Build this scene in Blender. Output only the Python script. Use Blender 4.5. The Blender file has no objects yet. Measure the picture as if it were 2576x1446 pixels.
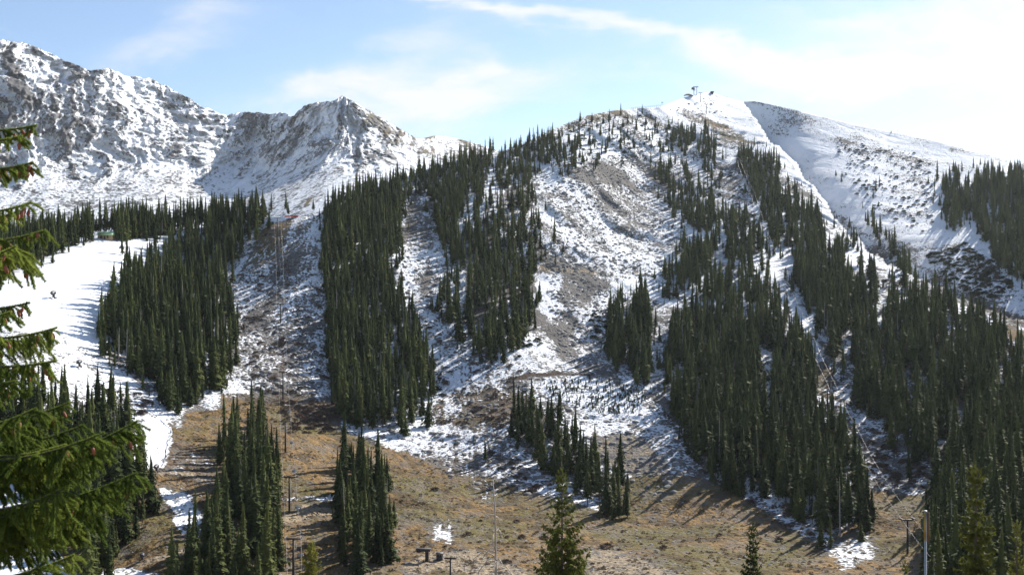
import bpy, bmesh, math, random
import numpy as np
from mathutils import Vector, Matrix

# ------------------------------------------------------------------ camera, sky, sun
sc = bpy.context.scene
COL = sc.collection
R = math.radians
FPX = 1000.0                                   # focal length in pixels of a 1024 px wide picture
cam_d = bpy.data.cameras.new('camera'); cam_d.sensor_width = 36.0
cam_d.lens = 36.0 * FPX / 1024.0
cam_d.clip_start = 0.5; cam_d.clip_end = 30000
cam = bpy.data.objects.new('camera', cam_d); COL.objects.link(cam)
cam.location = (0, 0, 0); cam.rotation_euler = (R(90), 0, 0); sc.camera = cam

SUN_AZ, SUN_EL = 39.0, 34.0                     # degrees clockwise from the view axis (+Y); height
world = bpy.data.worlds.new('World'); sc.world = world; world.use_nodes = True
SKY_STRENGTH = 0.09
CLOUD_LIGHT = 0.52
sun_d = bpy.data.lights.new('sun', 'SUN'); sun_d.energy = 4.7; sun_d.angle = R(0.5); sun_d.color = (1.0, 0.955, 0.88)
sun = bpy.data.objects.new('sun', sun_d); COL.objects.link(sun)
sdir = Vector((math.sin(R(SUN_AZ)) * math.cos(R(SUN_EL)), math.cos(R(SUN_AZ)) * math.cos(R(SUN_EL)), math.sin(R(SUN_EL))))
sun.rotation_euler = sdir.to_track_quat('Z', 'Y').to_euler()
sc.view_settings.view_transform = 'Standard'; sc.view_settings.look = 'None'
sc.view_settings.exposure = 0.92; sc.view_settings.gamma = 1.0
sc.render.engine = 'CYCLES'
sc.cycles.max_bounces = 5; sc.cycles.diffuse_bounces = 3; sc.cycles.transparent_max_bounces = 8
sc.cycles.use_denoising = True
sc.cycles.denoiser = 'OPENIMAGEDENOISE'


def build_world():
    nt = world.node_tree; N, L = nt.nodes, nt.links
    N.clear()
    out = N.new('ShaderNodeOutputWorld'); bg = N.new('ShaderNodeBackground'); L.new(bg.outputs[0], out.inputs[0])
    sky = N.new('ShaderNodeTexSky'); sky.sky_type = 'NISHITA'; sky.sun_disc = False
    sky.sun_elevation = R(SUN_EL); sky.sun_rotation = R(SUN_AZ); sky.altitude = 1500; sky.air_density = 1.0; sky.dust_density = 0.6; sky.ozone_density = 1.6

    def math_n(op, a, b=None, clamp=False):
        n = N.new('ShaderNodeMath'); n.operation = op; n.use_clamp = clamp
        for i, v in enumerate((a, b)):
            if v is None: continue
            if isinstance(v, (int, float)): n.inputs[i].default_value = v
            else: L.new(v, n.inputs[i])
        return n.outputs[0]
    tc = N.new('ShaderNodeTexCoord'); sep = N.new('ShaderNodeSeparateXYZ'); L.new(tc.outputs['Generated'], sep.inputs[0])
    y = math_n('MAXIMUM', sep.outputs[1], 0.12)
    a = math_n('DIVIDE', sep.outputs[0], y); b = math_n('DIVIDE', sep.outputs[2], y)
    comb = N.new('ShaderNodeCombineXYZ'); L.new(a, comb.inputs[0]); L.new(b, comb.inputs[1])

    def noise(vec, scale, detail, rough, dist=0.0, off=(0, 0, 0), rot=0.0, stretch=(1, 1, 1)):
        mp = N.new('ShaderNodeMapping'); L.new(vec, mp.inputs[0]); mp.inputs['Location'].default_value = off
        mp.inputs['Rotation'].default_value = (0, 0, rot); mp.inputs['Scale'].default_value = stretch
        n = N.new('ShaderNodeTexNoise'); L.new(mp.outputs[0], n.inputs[0])
        n.inputs['Scale'].default_value = scale; n.inputs['Detail'].default_value = detail
        n.inputs['Roughness'].default_value = rough; n.inputs['Distortion'].default_value = dist
        return n.outputs[0]
    # wisps drawn out along the wind
    wisp = noise(comb.outputs[0], 5.0, 7, 0.58, 0.5, (0.3, 0.1, 0), R(-8), (1.0, 3.6, 1))
    fine = noise(comb.outputs[0], 14.0, 6, 0.62, 0.4, (2.0, 0.7, 0), R(-14), (1.0, 3.2, 1))
    warp = noise(comb.outputs[0], 7.0, 4, 0.6, 0.2, (5.0, 3.0, 0), R(-10), (1, 2, 1))
    wv = math_n('MULTIPLY', math_n('SUBTRACT', warp, 0.5), 0.10)
    comb2 = N.new('ShaderNodeCombineXYZ'); L.new(a, comb2.inputs[0]); L.new(math_n('ADD', b, wv), comb2.inputs[1])

    def blob(u, v, ru, rv, rot, k):
        mp = N.new('ShaderNodeMapping'); mp.vector_type = 'TEXTURE'; L.new(comb2.outputs[0], mp.inputs[0])
        mp.inputs['Location'].default_value = ((u - 512) / FPX, (287 - v) / FPX, 0)
        mp.inputs['Rotation'].default_value = (0, 0, R(rot)); mp.inputs['Scale'].default_value = (ru / FPX, rv / FPX, 1)
        ln = N.new('ShaderNodeVectorMath'); ln.operation = 'LENGTH'; L.new(mp.outputs[0], ln.inputs[0])
        q = math_n('MULTIPLY', ln.outputs['Value'], ln.outputs['Value'])
        e = math_n('POWER', 2.718, math_n('MULTIPLY', q, -1.0))
        return math_n('MULTIPLY', e, k)
    blobs = [(985, 58, 190, 32, 4, 1.2), (870, 80, 130, 18, 0, 0.75), (1010, 5, 150, 24, 5, 0.7), (860, 20, 140, 14, -6, .45),
             (700, 50, 150, 15, -13, 0.6), (560, 22, 170, 10, -9, 0.5), (455, 2, 110, 9, -8, 0.6), (800, 66, 130, 18, -10, .5), (480, 80, 85, 20, 8, 1.15), (440, 100, 120, 14, 4, 0.7),
             (640, 78, 90, 8, -4, .5), (380, 66, 100, 22, 22, 0.8), (300, 92, 90, 16, 10, 0.55), (190, 20, 70, 26, 30, 0.55), (165, 52, 120, 16, 14, 0.42),
             (740, 95, 130, 12, 0, 0.35), (5, 33, 30, 6, -10, 0.4), (70, 52, 90, 9, 4, .14), (500, 120, 260, 22, 0, .42), (1100, 20, 200, 60, 0, 1.0), (930, 104, 130, 10, 3, .3), (560, 50, 400, 60, 0, .10)]
    tot = None
    for bl in blobs:
        e = blob(*bl); tot = e if tot is None else math_n('ADD', tot, e)
    def stretch(x):
        n = N.new('ShaderNodeMapRange'); L.new(x, n.inputs[0]); n.inputs[1].default_value = 0.3; n.inputs[2].default_value = 0.7; return n.outputs[0]
    body = math_n('MULTIPLY', tot, math_n('ADD', math_n('ADD', math_n('MULTIPLY', stretch(wisp), 0.65), math_n('MULTIPLY', stretch(fine), 0.40)), 0.26))
    cov = math_n('SUBTRACT', math_n('ADD', body, math_n('MULTIPLY', math_n('SUBTRACT', wisp, 0.5), 0.42)), 0.06)
    mr = N.new('ShaderNodeMapRange'); mr.interpolation_type = 'SMOOTHSTEP'; L.new(cov, mr.inputs[0])
    mr.inputs[1].default_value = 0.0; mr.inputs[2].default_value = 1.25
    mr.inputs[3].default_value = 0.04; mr.inputs[4].default_value = 1.0
    # scale the sky, then lay the cloud over it
    sc1 = N.new('ShaderNodeVectorMath'); sc1.operation = 'SCALE'; L.new(sky.outputs[0], sc1.inputs[0]); sc1.inputs['Scale'].default_value = SKY_STRENGTH
    mix = N.new('ShaderNodeMix'); mix.data_type = 'RGBA'; L.new(mr.outputs[0], mix.inputs[0])
    L.new(sc1.outputs[0], mix.inputs[6]); mix.inputs[7].default_value = (CLOUD_LIGHT * 0.97, CLOUD_LIGHT * 0.99, CLOUD_LIGHT, 1)
    L.new(mix.outputs[2], bg.inputs[0]); bg.inputs[1].default_value = 1.0


build_world()
rng = np.random.default_rng(7)
random.seed(7)
K = 1024.0 / 2576.0                             # the layout below is measured on a 2576 px wide copy of the picture


# ------------------------------------------------------------------ small helpers
def tag(o, label=None, cat=None, group=None, kind=None):
    if label: o['label'] = label
    if cat: o['category'] = cat
    if group: o['group'] = group
    if kind: o['kind'] = kind
    return o


def empty(name, loc, rz=0.0, scale=1.0):
    o = bpy.data.objects.new(name, None); COL.objects.link(o)
    o.location = loc; o.rotation_euler = (0, 0, rz); o.scale = (scale,) * 3; o.empty_display_size = 0.3
    return o


def mesh_from(name, V, F, mats=None, smooth=False):
    """V (n,3), F list of (m,k) index arrays with k = 3 or 4."""
    V = np.asarray(V, np.float32); me = bpy.data.meshes.new(name)
    F = [np.asarray(f, np.int32) for f in F if len(f)]
    nl = sum(f.size for f in F); npoly = sum(len(f) for f in F)
    me.vertices.add(len(V)); me.vertices.foreach_set('co', V.ravel())
    me.loops.add(nl); me.polygons.add(npoly)
    li = np.concatenate([f.ravel() for f in F]); tot = np.concatenate([np.full(len(f), f.shape[1], np.int32) for f in F])
    st = np.concatenate([[0], np.cumsum(tot)[:-1]]).astype(np.int32)
    me.loops.foreach_set('vertex_index', li.astype(np.int32)); me.polygons.foreach_set('loop_start', st); me.polygons.foreach_set('loop_total', tot)
    if smooth: me.polygons.foreach_set('use_smooth', np.ones(npoly, bool))
    me.update(calc_edges=True); me.validate()
    if mats: me.materials.append(mats)
    return me


def link(name, me, parent=None, loc=None):
    o = bpy.data.objects.new(name, me); COL.objects.link(o)
    if parent: o.parent = parent
    if loc is not None: o.location = loc
    return o


class MB:
    """Collects boxes, tubes and blades into one mesh."""
    def __init__(s): s.v, s.q, s.t = [], [], []

    def verts(s, pts):
        n = len(s.v); s.v.extend([tuple(p) for p in pts]); return n

    def box(s, c, size, rz=0.0, mat=None):
        m = mat or Matrix.Rotation(rz, 3, 'Z'); hx, hy, hz = [k / 2 for k in size]; c = Vector(c)
        pts = [c + m @ Vector((x * hx, y * hy, z * hz)) for z in (-1, 1) for x, y in ((-1, -1), (1, -1), (1, 1), (-1, 1))]
        n = s.verts(pts)
        for f in ((3, 2, 1, 0), (4, 5, 6, 7), (0, 1, 5, 4), (1, 2, 6, 5), (2, 3, 7, 6), (3, 0, 4, 7)): s.q.append([n + i for i in f])
        return s

    def tube(s, pts, radii, sides=8, caps=True):
        pts = [Vector(p) for p in pts]
        if isinstance(radii, (int, float)): radii = [radii] * len(pts)
        rings = []
        for i, p in enumerate(pts):
            d = (pts[min(i + 1, len(pts) - 1)] - pts[max(i - 1, 0)]).normalized()
            up = Vector((0, 0, 1)) if abs(d.z) < 0.95 else Vector((1, 0, 0))
            a = d.cross(up).normalized(); b = a.cross(d)
            rings.append(s.verts([p + (a * math.cos(2 * math.pi * k / sides) + b * math.sin(2 * math.pi * k / sides)) * radii[i] for k in range(sides)]))
        for i in range(len(pts) - 1):
            for k in range(sides):
                k2 = (k + 1) % sides; s.q.append([rings[i] + k, rings[i] + k2, rings[i + 1] + k2, rings[i + 1] + k])
        if caps:
            for r, p in ((rings[0], pts[0]), (rings[-1], pts[-1])):
                c = s.verts([p])
                for k in range(sides): s.t.append([r + k, r + (k + 1) % sides, c])
        return s

    def build(s, name, mat, parent=None, smooth=False, loc=None):
        me = mesh_from(name, s.v, [np.array(s.q, np.int32).reshape(-1, 4), np.array(s.t, np.int32).reshape(-1, 3)], mat, smooth)
        return link(name, me, parent, loc)


# ---- value noise
def _hash(ix, iy, seed):
    h = (ix.astype(np.int64) * 374761393 + iy.astype(np.int64) * 668265263 + seed * 974634777) & 0xffffffff
    h = ((h ^ (h >> 13)) * 1274126177) & 0xffffffff
    h = h ^ (h >> 16)
    return (h & 0xffff).astype(np.float64) / 65535.0


def vnoise(x, y, seed=0):
    ix = np.floor(x); iy = np.floor(y); fx = x - ix; fy = y - iy
    ix = ix.astype(np.int64); iy = iy.astype(np.int64)
    fx = fx * fx * fx * (fx * (fx * 6 - 15) + 10); fy = fy * fy * fy * (fy * (fy * 6 - 15) + 10)
    a = _hash(ix, iy, seed); b = _hash(ix + 1, iy, seed); c = _hash(ix, iy + 1, seed); d = _hash(ix + 1, iy + 1, seed)
    return (a + (b - a) * fx) * (1 - fy) + (c + (d - c) * fx) * fy


def fbm(x, y, octs=5, gain=0.5, seed=0):
    t = 0; amp = 1.0; s = 0
    for o in range(octs):
        t = t + (vnoise(x, y, seed + o * 17) - 0.5) * 2 * amp; s += amp
        x, y = (x * 0.8 - y * 0.6) * 2.03 + 11.3, (x * 0.6 + y * 0.8) * 2.03 + 5.7; amp *= gain
    return t / s


def ridged(x, y, octs=5, gain=0.55, seed=0):
    t = 0; amp = 1.0; s = 0
    for o in range(octs):
        t = t + (1 - np.abs(vnoise(x, y, seed + o * 31) * 2 - 1)) * amp; s += amp
        x, y = (x * 0.92 - y * 0.39) * 2.05 + 3.3, (x * 0.39 + y * 0.92) * 2.05 + 7.7; amp *= gain
    return t / s


def poly_sd(px, py, poly):
    """signed distance to a polygon, positive inside"""
    P = np.asarray(poly, float); n = len(P); d2 = np.full(px.shape, 1e18); inside = np.zeros(px.shape, bool)
    for i in range(n):
        ax, ay = P[i]; bx, by = P[(i + 1) % n]; ex, ey = bx - ax, by - ay
        t = np.clip(((px - ax) * ex + (py - ay) * ey) / (ex * ex + ey * ey + 1e-9), 0, 1)
        d2 = np.minimum(d2, (px - ax - t * ex) ** 2 + (py - ay - t * ey) ** 2)
        c = ((ay > py) != (by > py)) & (px < (bx - ax) * (py - ay) / (by - ay + 1e-12) + ax)
        inside ^= c
    return np.where(inside, 1, -1) * np.sqrt(d2)


def sstep(a, b, x):
    t = np.clip((x - a) / (b - a), 0, 1); return t * t * (3 - 2 * t)


# ------------------------------------------------------------------ the lie of the land: distance along each line of sight
NEAR = [(u, 620, 205) for u in (-150, 100, 300, 512, 700, 900, 1174)] + [
    (-150, 574, 232), (100, 574, 240), (300, 574, 250), (512, 574, 252), (700, 574, 250), (900, 574, 240), (1174, 574, 235),
    (0, 500, 262), (150, 500, 275), (300, 500, 300), (450, 500, 320), (610, 510, 320), (750, 510, 315), (870, 520, 300), (1000, 500, 285), (1174, 500, 270),
    (0, 430, 300), (150, 430, 335), (300, 430, 370), (430, 425, 410), (550, 420, 400), (650, 430, 390), (740, 450, 370), (860, 430, 385), (1000, 420, 350), (1174, 420, 320),
    (0, 340, 352), (100, 350, 385), (200, 370, 412), (300, 340, 460), (400, 340, 490), (500, 350, 480), (600, 350, 500), (680, 340, 500), (780, 340, 490), (860, 340, 500), (960, 350, 440), (1174, 350, 380),
    (0, 290, 405), (100, 280, 450), (200, 270, 540), (300, 260, 530), (400, 260, 580), (500, 260, 600), (600, 270, 610), (680, 270, 620), (760, 250, 640), (850, 280, 590), (950, 300, 520), (1024, 325, 480),
    (-150, 255, 480), (0, 250, 500), (100, 236, 545), (187, 228, 600), (270, 217, 590), (330, 210, 600), (400, 210, 670),
    (500, 200, 700), (570, 200, 740), (640, 200, 800), (700, 190, 820), (740, 160, 880), (790, 200, 780),
    (393, 180, 690), (457, 160, 760), (505, 150, 820), (552, 129, 900), (612, 110, 980), (660, 106, 1030), (707, 92, 1130), (743, 102, 1130), (570, 160, 800), (640, 150, 900),
    (770, 140, 930), (800, 170, 850), (818, 195, 800), (850, 235, 730), (885, 262, 650), (935, 285, 560), (985, 310, 500), (1024, 320, 485), (1174, 370, 420)]
BOWL = [(743, 102, 1160), (760, 106, 1190), (800, 140, 1100), (850, 180, 960), (900, 230, 820), (960, 270, 680), (1024, 300, 590), (815, 115, 1165), (894, 132, 1090), (970, 150, 990),
        (1024, 160, 930), (1174, 190, 700), (930, 190, 905), (1000, 220, 765), (1174, 280, 520), (1024, 330, 560), (1174, 380, 440), (743, 140, 1200), (743, 300, 900), (900, 300, 720)]


class Surf:
    def __init__(s, pts):
        P = np.array(pts, float); s.c = P[:, :2] / 300.0; n = len(P)
        A = np.sqrt(((s.c[:, None] - s.c[None]) ** 2).sum(2) + 0.01)
        M = np.zeros((n + 3, n + 3)); M[:n, :n] = A + np.eye(n) * -0.02; M[:n, n] = 1; M[:n, n + 1:] = s.c; M[n:, :n] = M[:n, n:].T
        s.w = np.linalg.solve(M, np.concatenate([np.log(P[:, 2]), [0, 0, 0]]))

    def __call__(s, u, v):
        q = np.stack([u, v], -1) / 300.0; o = s.w[-3] + q @ s.w[-2:]
        for i, c in enumerate(s.c): o = o + s.w[i] * np.sqrt(((q - c) ** 2).sum(-1) + 0.01)
        return np.exp(o)


near_s, bowl_s = Surf(NEAR), Surf(BOWL)
CREST = np.array([(743, 101), (752, 112), (762, 128), (770, 140), (785, 153), (800, 170), (812, 186), (818, 197), (835, 218), (850, 235), (866, 248), (885, 262), (910, 274), (935, 285), (960, 297), (985, 310), (1024, 322), (1174, 372)], float)
SKY1 = np.array([(-150, 262), (0, 252), (40, 248), (100, 237), (187, 229), (240, 222), (270, 217), (294, 216), (330, 210), (358, 195), (393.5, 180), (417, 172), (457, 160), (505, 150), (533, 139), (552.5, 129),
                 (568.5, 122.5), (588, 115), (612, 110.5), (636, 108), (660, 106.5), (676, 100), (691.7, 95), (707.6, 92), (716, 93.5), (727, 97.4), (743, 101.5), (755, 101), (775, 105), (815, 114.5), (854.6, 124), (894, 132), (934, 140), (970, 150), (1024, 163), (1174, 200)], float)


def sky1(u): return np.interp(u, SKY1[:, 0], SKY1[:, 1])
def crest(u): return np.interp(u, CREST[:, 0], CREST[:, 1], left=-999)


def near_depth(u, v):
    uc = np.clip(u, -150, 1174)
    Y = near_s(uc, v); B = bowl_s(uc, v)
    w = sstep(0.2, -0.4, v - crest(uc) - fbm(uc / 11, uc * 0, 4, .6, 6) * 7) * (uc > 742)
    Y = np.exp(np.log(Y) * (1 - w) + np.log(np.maximum(B, Y * 1.02)) * w)
    X = (u - 512) / FPX * Y
    rel = sstep(620, 560, v)
    d = fbm(X / 85, Y / 85, 4, 0.5, 3) * 13 + fbm(X / 22, Y / 30, 4, 0.55, 9) * 4.0 + fbm(X / 6, Y / 8, 3, 0.6, 21) * 1.1
    # ribs and runnels down the scree bowl and the summit shoulder
    up = sstep(330, 200, v) * sstep(480, 560, u)
    q = X * 0.85 + Y * 0.42
    d = d + up * (ridged(q / 38, Y / 160, 4, 0.5, 41) - 0.55) * 17
    # the groomed run is even
    run = sstep(20, 0, np.abs(u - 60) - 100) * sstep(460, 430, v) * sstep(200, 230, v)
    return Y + d * rel * (1 - 0.75 * run) * (1 - 0.72 * w)


def at(u, v):
    """ground point seen at picture position (u, v) of the 1024 px frame"""
    u = np.asarray(u, float); v = np.asarray(v, float); Y = near_depth(u, v)
    return np.stack([(u - 512) / FPX * Y, Y, (287 - v) / FPX * Y], -1)


def P(x, y, dz=0.0):
    """the same for one point measured on the 2576 px copy"""
    p = at(np.array([x * K]), np.array([y * K]))[0]; return Vector((p[0], p[1], p[2] + dz))


# ------------------------------------------------------------------ materials
def new_mat(name):
    m = bpy.data.materials.new(name); m.use_nodes = True; nt = m.node_tree; b = nt.nodes['Principled BSDF']
    return m, nt, b


def simple(name, col, rough=0.7, metal=0.0, var=0.15, scale=6.0):
    m, nt, b = new_mat(name); N, L = nt.nodes, nt.links
    tc = N.new('ShaderNodeTexCoord'); n = N.new('ShaderNodeTexNoise'); L.new(tc.outputs['Object'], n.inputs[0]); n.inputs['Scale'].default_value = scale; n.inputs['Detail'].default_value = 5
    r = N.new('ShaderNodeValToRGB'); L.new(n.outputs[0], r.inputs[0])
    r.color_ramp.elements[0].position = 0.3; r.color_ramp.elements[1].position = 0.7
    r.color_ramp.elements[0].color = [c * (1 - var) for c in col] + [1]; r.color_ramp.elements[1].color = [min(1, c * (1 + var)) for c in col] + [1]
    L.new(r.outputs[0], b.inputs['Base Color']); b.inputs['Roughness'].default_value = rough; b.inputs['Metallic'].default_value = metal
    return m


class NG:
    """shorthand for building a node graph"""
    def __init__(s, nt): s.nt = nt; s.N = nt.nodes; s.L = nt.links

    def set(s, sock, v):
        if isinstance(v, bpy.types.NodeSocket): s.L.new(v, sock)
        else: sock.default_value = v

    def m(s, op, a, b=0.0, clamp=False):
        n = s.N.new('ShaderNodeMath'); n.operation = op; n.use_clamp = clamp; s.set(n.inputs[0], a); s.set(n.inputs[1], b); return n.outputs[0]

    def noise(s, vec, scale, detail=4, rough=0.5, dist=0.0):
        n = s.N.new('ShaderNodeTexNoise'); s.L.new(vec, n.inputs[0]); n.inputs['Scale'].default_value = scale; n.inputs['Detail'].default_value = detail
        n.inputs['Roughness'].default_value = rough; n.inputs['Distortion'].default_value = dist; return n.outputs[0]

    def mapping(s, vec, scale=(1, 1, 1), rot=(0, 0, 0)):
        n = s.N.new('ShaderNodeMapping'); s.L.new(vec, n.inputs[0]); n.inputs['Scale'].default_value = scale; n.inputs['Rotation'].default_value = rot; return n.outputs[0]

    def mix(s, f, a, b):
        n = s.N.new('ShaderNodeMix'); n.data_type = 'RGBA'; s.set(n.inputs[0], f)
        for i, c in ((6, a), (7, b)): s.set(n.inputs[i], c if isinstance(c, bpy.types.NodeSocket) else (*c, 1))
        return n.outputs[2]

    def range(s, x, a, b, c=0.0, d=1.0, smooth=True):
        n = s.N.new('ShaderNodeMapRange'); n.interpolation_type = 'SMOOTHSTEP' if smooth else 'LINEAR'
        for i, v in enumerate((x, a, b, c, d)): s.set(n.inputs[i], v)
        return n.outputs[0]

    def voronoi(s, vec, scale, feat='F1', rnd=1.0):
        n = s.N.new('ShaderNodeTexVoronoi'); n.feature = feat; s.L.new(vec, n.inputs[0]); n.inputs['Scale'].default_value = scale; n.inputs['Randomness'].default_value = rnd; return n


SNOW = (0.84, 0.85, 0.87)


def ground_material(far=False):
    m, nt, b = new_mat('far_rock_and_snow' if far else 'slope_ground'); g = NG(nt)
    tc = g.N.new('ShaderNodeTexCoord'); pos = tc.outputs['Object']
    at_n = g.N.new('ShaderNodeAttribute'); at_n.attribute_name = 'cover'
    sep = g.N.new('ShaderNodeSeparateColor'); g.L.new(at_n.outputs['Color'], sep.inputs[0])
    snow, grass, shrub, dirt = sep.outputs[0], sep.outputs[1], sep.outputs[2], at_n.outputs['Alpha']
    k = 0.22 if far else 1.0
    n_big = g.noise(pos, 0.035 * k, 4, 0.55)
    n_mid = g.noise(pos, 0.22 * k, 6, 0.62, 0.3)
    n_fin = g.noise(pos, 1.15 * k, 7, 0.68)
    streak = g.noise(g.mapping(pos, (1.0, 0.28, 0.28), (0, 0, R(18))), 0.55 * k, 5, 0.6, 0.2)
    # bare ground
    rockv = g.voronoi(pos, 0.75 * k)
    rock = g.mix(g.range(n_fin, 0.3, 0.7), (0.075, 0.070, 0.066), (0.225, 0.21, 0.195))
    rock = g.mix(g.m('MULTIPLY', g.range(n_mid, 0.42, 0.62), 0.28), rock, (0.20, 0.17, 0.135))
    if far: rock = g.mix(g.range(n_mid, 0.38, 0.66), (0.095, 0.094, 0.096), (0.185, 0.18, 0.178))
    gold = g.mix(g.range(n_mid, 0.34, 0.64), (0.140, 0.090, 0.038), (0.28, 0.175, 0.074))
    gold = g.mix(g.m('MULTIPLY', g.range(n_big, 0.45, 0.58), 0.75), gold, (0.115, 0.108, 0.036))
    gold = g.mix(g.range(n_fin, 0.56, 0.70), gold, (0.10, 0.065, 0.034))
    gold = g.mix(g.m('MULTIPLY', g.range(streak, 0.52, 0.64), 0.7), gold, (0.21, 0.175, 0.135))
    n_pat = g.noise(g.mapping(pos, (1, 1, 1), (0, 0, 1.1)), 0.085 * k, 5, 0.6, 0.4)
    gold = g.mix(g.m('MULTIPLY', g.range(n_pat, 0.51, 0.60), 0.55), gold, g.mix(n_fin, (0.09, 0.075, 0.055), (0.25, 0.205, 0.16)))
    gold = g.mix(g.m('MULTIPLY', g.range(n_pat, 0.48, 0.40), 0.8), gold, (0.082, 0.056, 0.027))
    brush = g.mix(g.range(n_fin, 0.35, 0.65), (0.035, 0.026, 0.022), (0.10, 0.07, 0.05))
    soil = g.mix(g.range(n_fin, 0.3, 0.7), (0.24, 0.18, 0.115), (0.40, 0.32, 0.22))
    def thr(cov, nz, w=0.05):                  # share of the surface covered -> mask
        d = g.m('SUBTRACT', cov, 0.5); d2 = g.m('MULTIPLY', d, d)
        off = g.m('MULTIPLY', d, g.m('ADD', 0.20, g.m('MULTIPLY', g.m('MULTIPLY', d2, d2), 7.0)))
        return g.range(g.m('ADD', nz, off), 0.5 - w, 0.5 + w)
    comb = g.m('ADD', g.m('MULTIPLY', n_mid, 0.55), g.m('MULTIPLY', n_fin, 0.45))
    col = g.mix(thr(grass, comb, 0.07), rock, gold)
    col = g.mix(thr(dirt, comb, 0.08), col, soil)
    col = g.mix(thr(shrub, n_mid, 0.05), col, brush)
    # snow lies between stones and tufts
    hollow = g.range(rockv.outputs['Distance'], 0.15, 0.75, 0.36, 0.64, False)
    sn = g.m('ADD', g.m('MULTIPLY', comb, 0.45), g.m('ADD', g.m('MULTIPLY', streak, 0.22), g.m('MULTIPLY', hollow, 0.33)))
    smask = thr(snow, sn, 0.022 if not far else 0.03)
    snowc = g.mix(g.range(n_mid, 0.3, 0.7), (SNOW[0] * .95, SNOW[1] * .955, SNOW[2] * .96), SNOW)
    col = g.mix(smask, col, snowc)
    g.L.new(col, b.inputs['Base Color'])
    g.L.new(g.range(smask, 0, 1, 0.95, 0.75, False), b.inputs['Roughness'])
    b.inputs['Specular IOR Level'].default_value = 0.15
    smooth_snow = g.range(snow, 0.85, 1.0, 1.0, 0.12, False)
    h = g.m('ADD', g.m('MULTIPLY', n_fin, 0.9 / k), g.m('ADD', g.m('MULTIPLY', n_mid, 1.6 / k), g.m('MULTIPLY', rockv.outputs['Distance'], -0.55 / k)))
    h = g.m('ADD', g.m('MULTIPLY', h, smooth_snow), g.m('MULTIPLY', smask, 0.12 / k))
    bp = g.N.new('ShaderNodeBump'); g.L.new(h, bp.inputs['Height']); bp.inputs['Strength'].default_value = 0.75; bp.inputs['Distance'].default_value = 1.0
    g.L.new(bp.outputs[0], b.inputs['Normal'])
    return m


def foliage_material(name, dark, light, hue_var=True, transl=0.12):
    m, nt, b = new_mat(name); g = NG(nt)
    oi = g.N.new('ShaderNodeObjectInfo'); tc = g.N.new('ShaderNodeTexCoord')
    n = g.noise(tc.outputs['Object'], 1.3, 4, 0.6)
    f = g.m('ADD', g.m('MULTIPLY', g.m('POWER', oi.outputs['Random'], 1.8), 0.8), g.m('MULTIPLY', g.range(n, 0.3, 0.7), 0.5), True)
    col = g.mix(f, dark, light)
    g.L.new(col, b.inputs['Base Color']); b.inputs['Roughness'].default_value = 0.75; b.inputs['Specular IOR Level'].default_value = 0.1
    tr = g.N.new('ShaderNodeBsdfTranslucent'); g.L.new(col, tr.inputs[0])
    mx = g.N.new('ShaderNodeMixShader'); mx.inputs[0].default_value = transl; g.L.new(b.outputs[0], mx.inputs[1]); g.L.new(tr.outputs[0], mx.inputs[2])
    g.L.new(mx.outputs[0], nt.nodes['Material Output'].inputs[0])
    return m


M = dict(
    ground=ground_material(), far=ground_material(True),
    needles=foliage_material('spruce_needles', (0.025, 0.042, 0.017), (0.118, 0.136, 0.038), transl=0.25),
    needles_gold=foliage_material('olive_needles', (0.085, 0.10, 0.018), (0.24, 0.235, 0.045), transl=0.3),
    needles_mid=foliage_material('dark_olive_needles', (0.045, 0.066, 0.016), (0.14, 0.155, 0.034), transl=0.25),
    needles_near=foliage_material('near_needles', (0.085, 0.135, 0.024), (0.27, 0.32, 0.065), transl=0.5),
    bark=simple('bark', (0.13, 0.10, 0.078), 0.9, 0, 0.3, 4), dead=simple('dead_wood', (0.50, 0.44, 0.37), 0.85, 0, 0.25, 3),
    snag=simple('weathered_snag', (0.30, 0.27, 0.24), 0.85, 0, 0.25, 3),
    cone=simple('cone_scales', (0.26, 0.085, 0.045), 0.7, 0, 0.35, 60), rock=simple('boulder_stone', (0.22, 0.205, 0.19), 0.9, 0, 0.45, 0.8),
    brush=simple('willow_twigs', (0.125, 0.085, 0.062), 0.9, 0, 0.4, 1.5), evergreen=foliage_material('low_evergreen', (0.014, 0.024, 0.013), (0.042, 0.056, 0.024)),
    steel=simple('tower_steel', (0.045, 0.036, 0.034), 0.6, 0.2), galv=simple('galvanised', (0.42, 0.43, 0.41), 0.45, 0.5), cable=simple('cable_steel', (0.30, 0.29, 0.28), 0.4, 0.6),
    wood=simple('dark_timber', (0.05, 0.035, 0.03), 0.85, 0, 0.3), tan=simple('log_wall', (0.36, 0.25, 0.14), 0.85, 0, 0.25, 2), roofing=simple('pale_green_roof', (0.42, 0.62, 0.33), 0.6, 0, 0.2, 1.5),
    yellow=simple('yellow_plate', (0.42, 0.30, 0.04), 0.6), brownp=simple('brown_plate', (0.20, 0.13, 0.075), 0.7), red=simple('red_mesh', (0.55, 0.05, 0.04), 0.7),
    glass=simple('dark_glass', (0.03, 0.035, 0.04), 0.15), dark=simple('dark_cladding', (0.06, 0.055, 0.06), 0.8), seat=simple('pale_seat', (0.55, 0.55, 0.56), 0.5), grey=simple('grey_wood_post', (0.12, 0.10, 0.09), 0.9),
    metalroof=simple('dark_roof', (0.09, 0.085, 0.09), 0.6), gunblue=simple('dark_housing', (0.04, 0.04, 0.055), 0.5),
)


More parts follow.
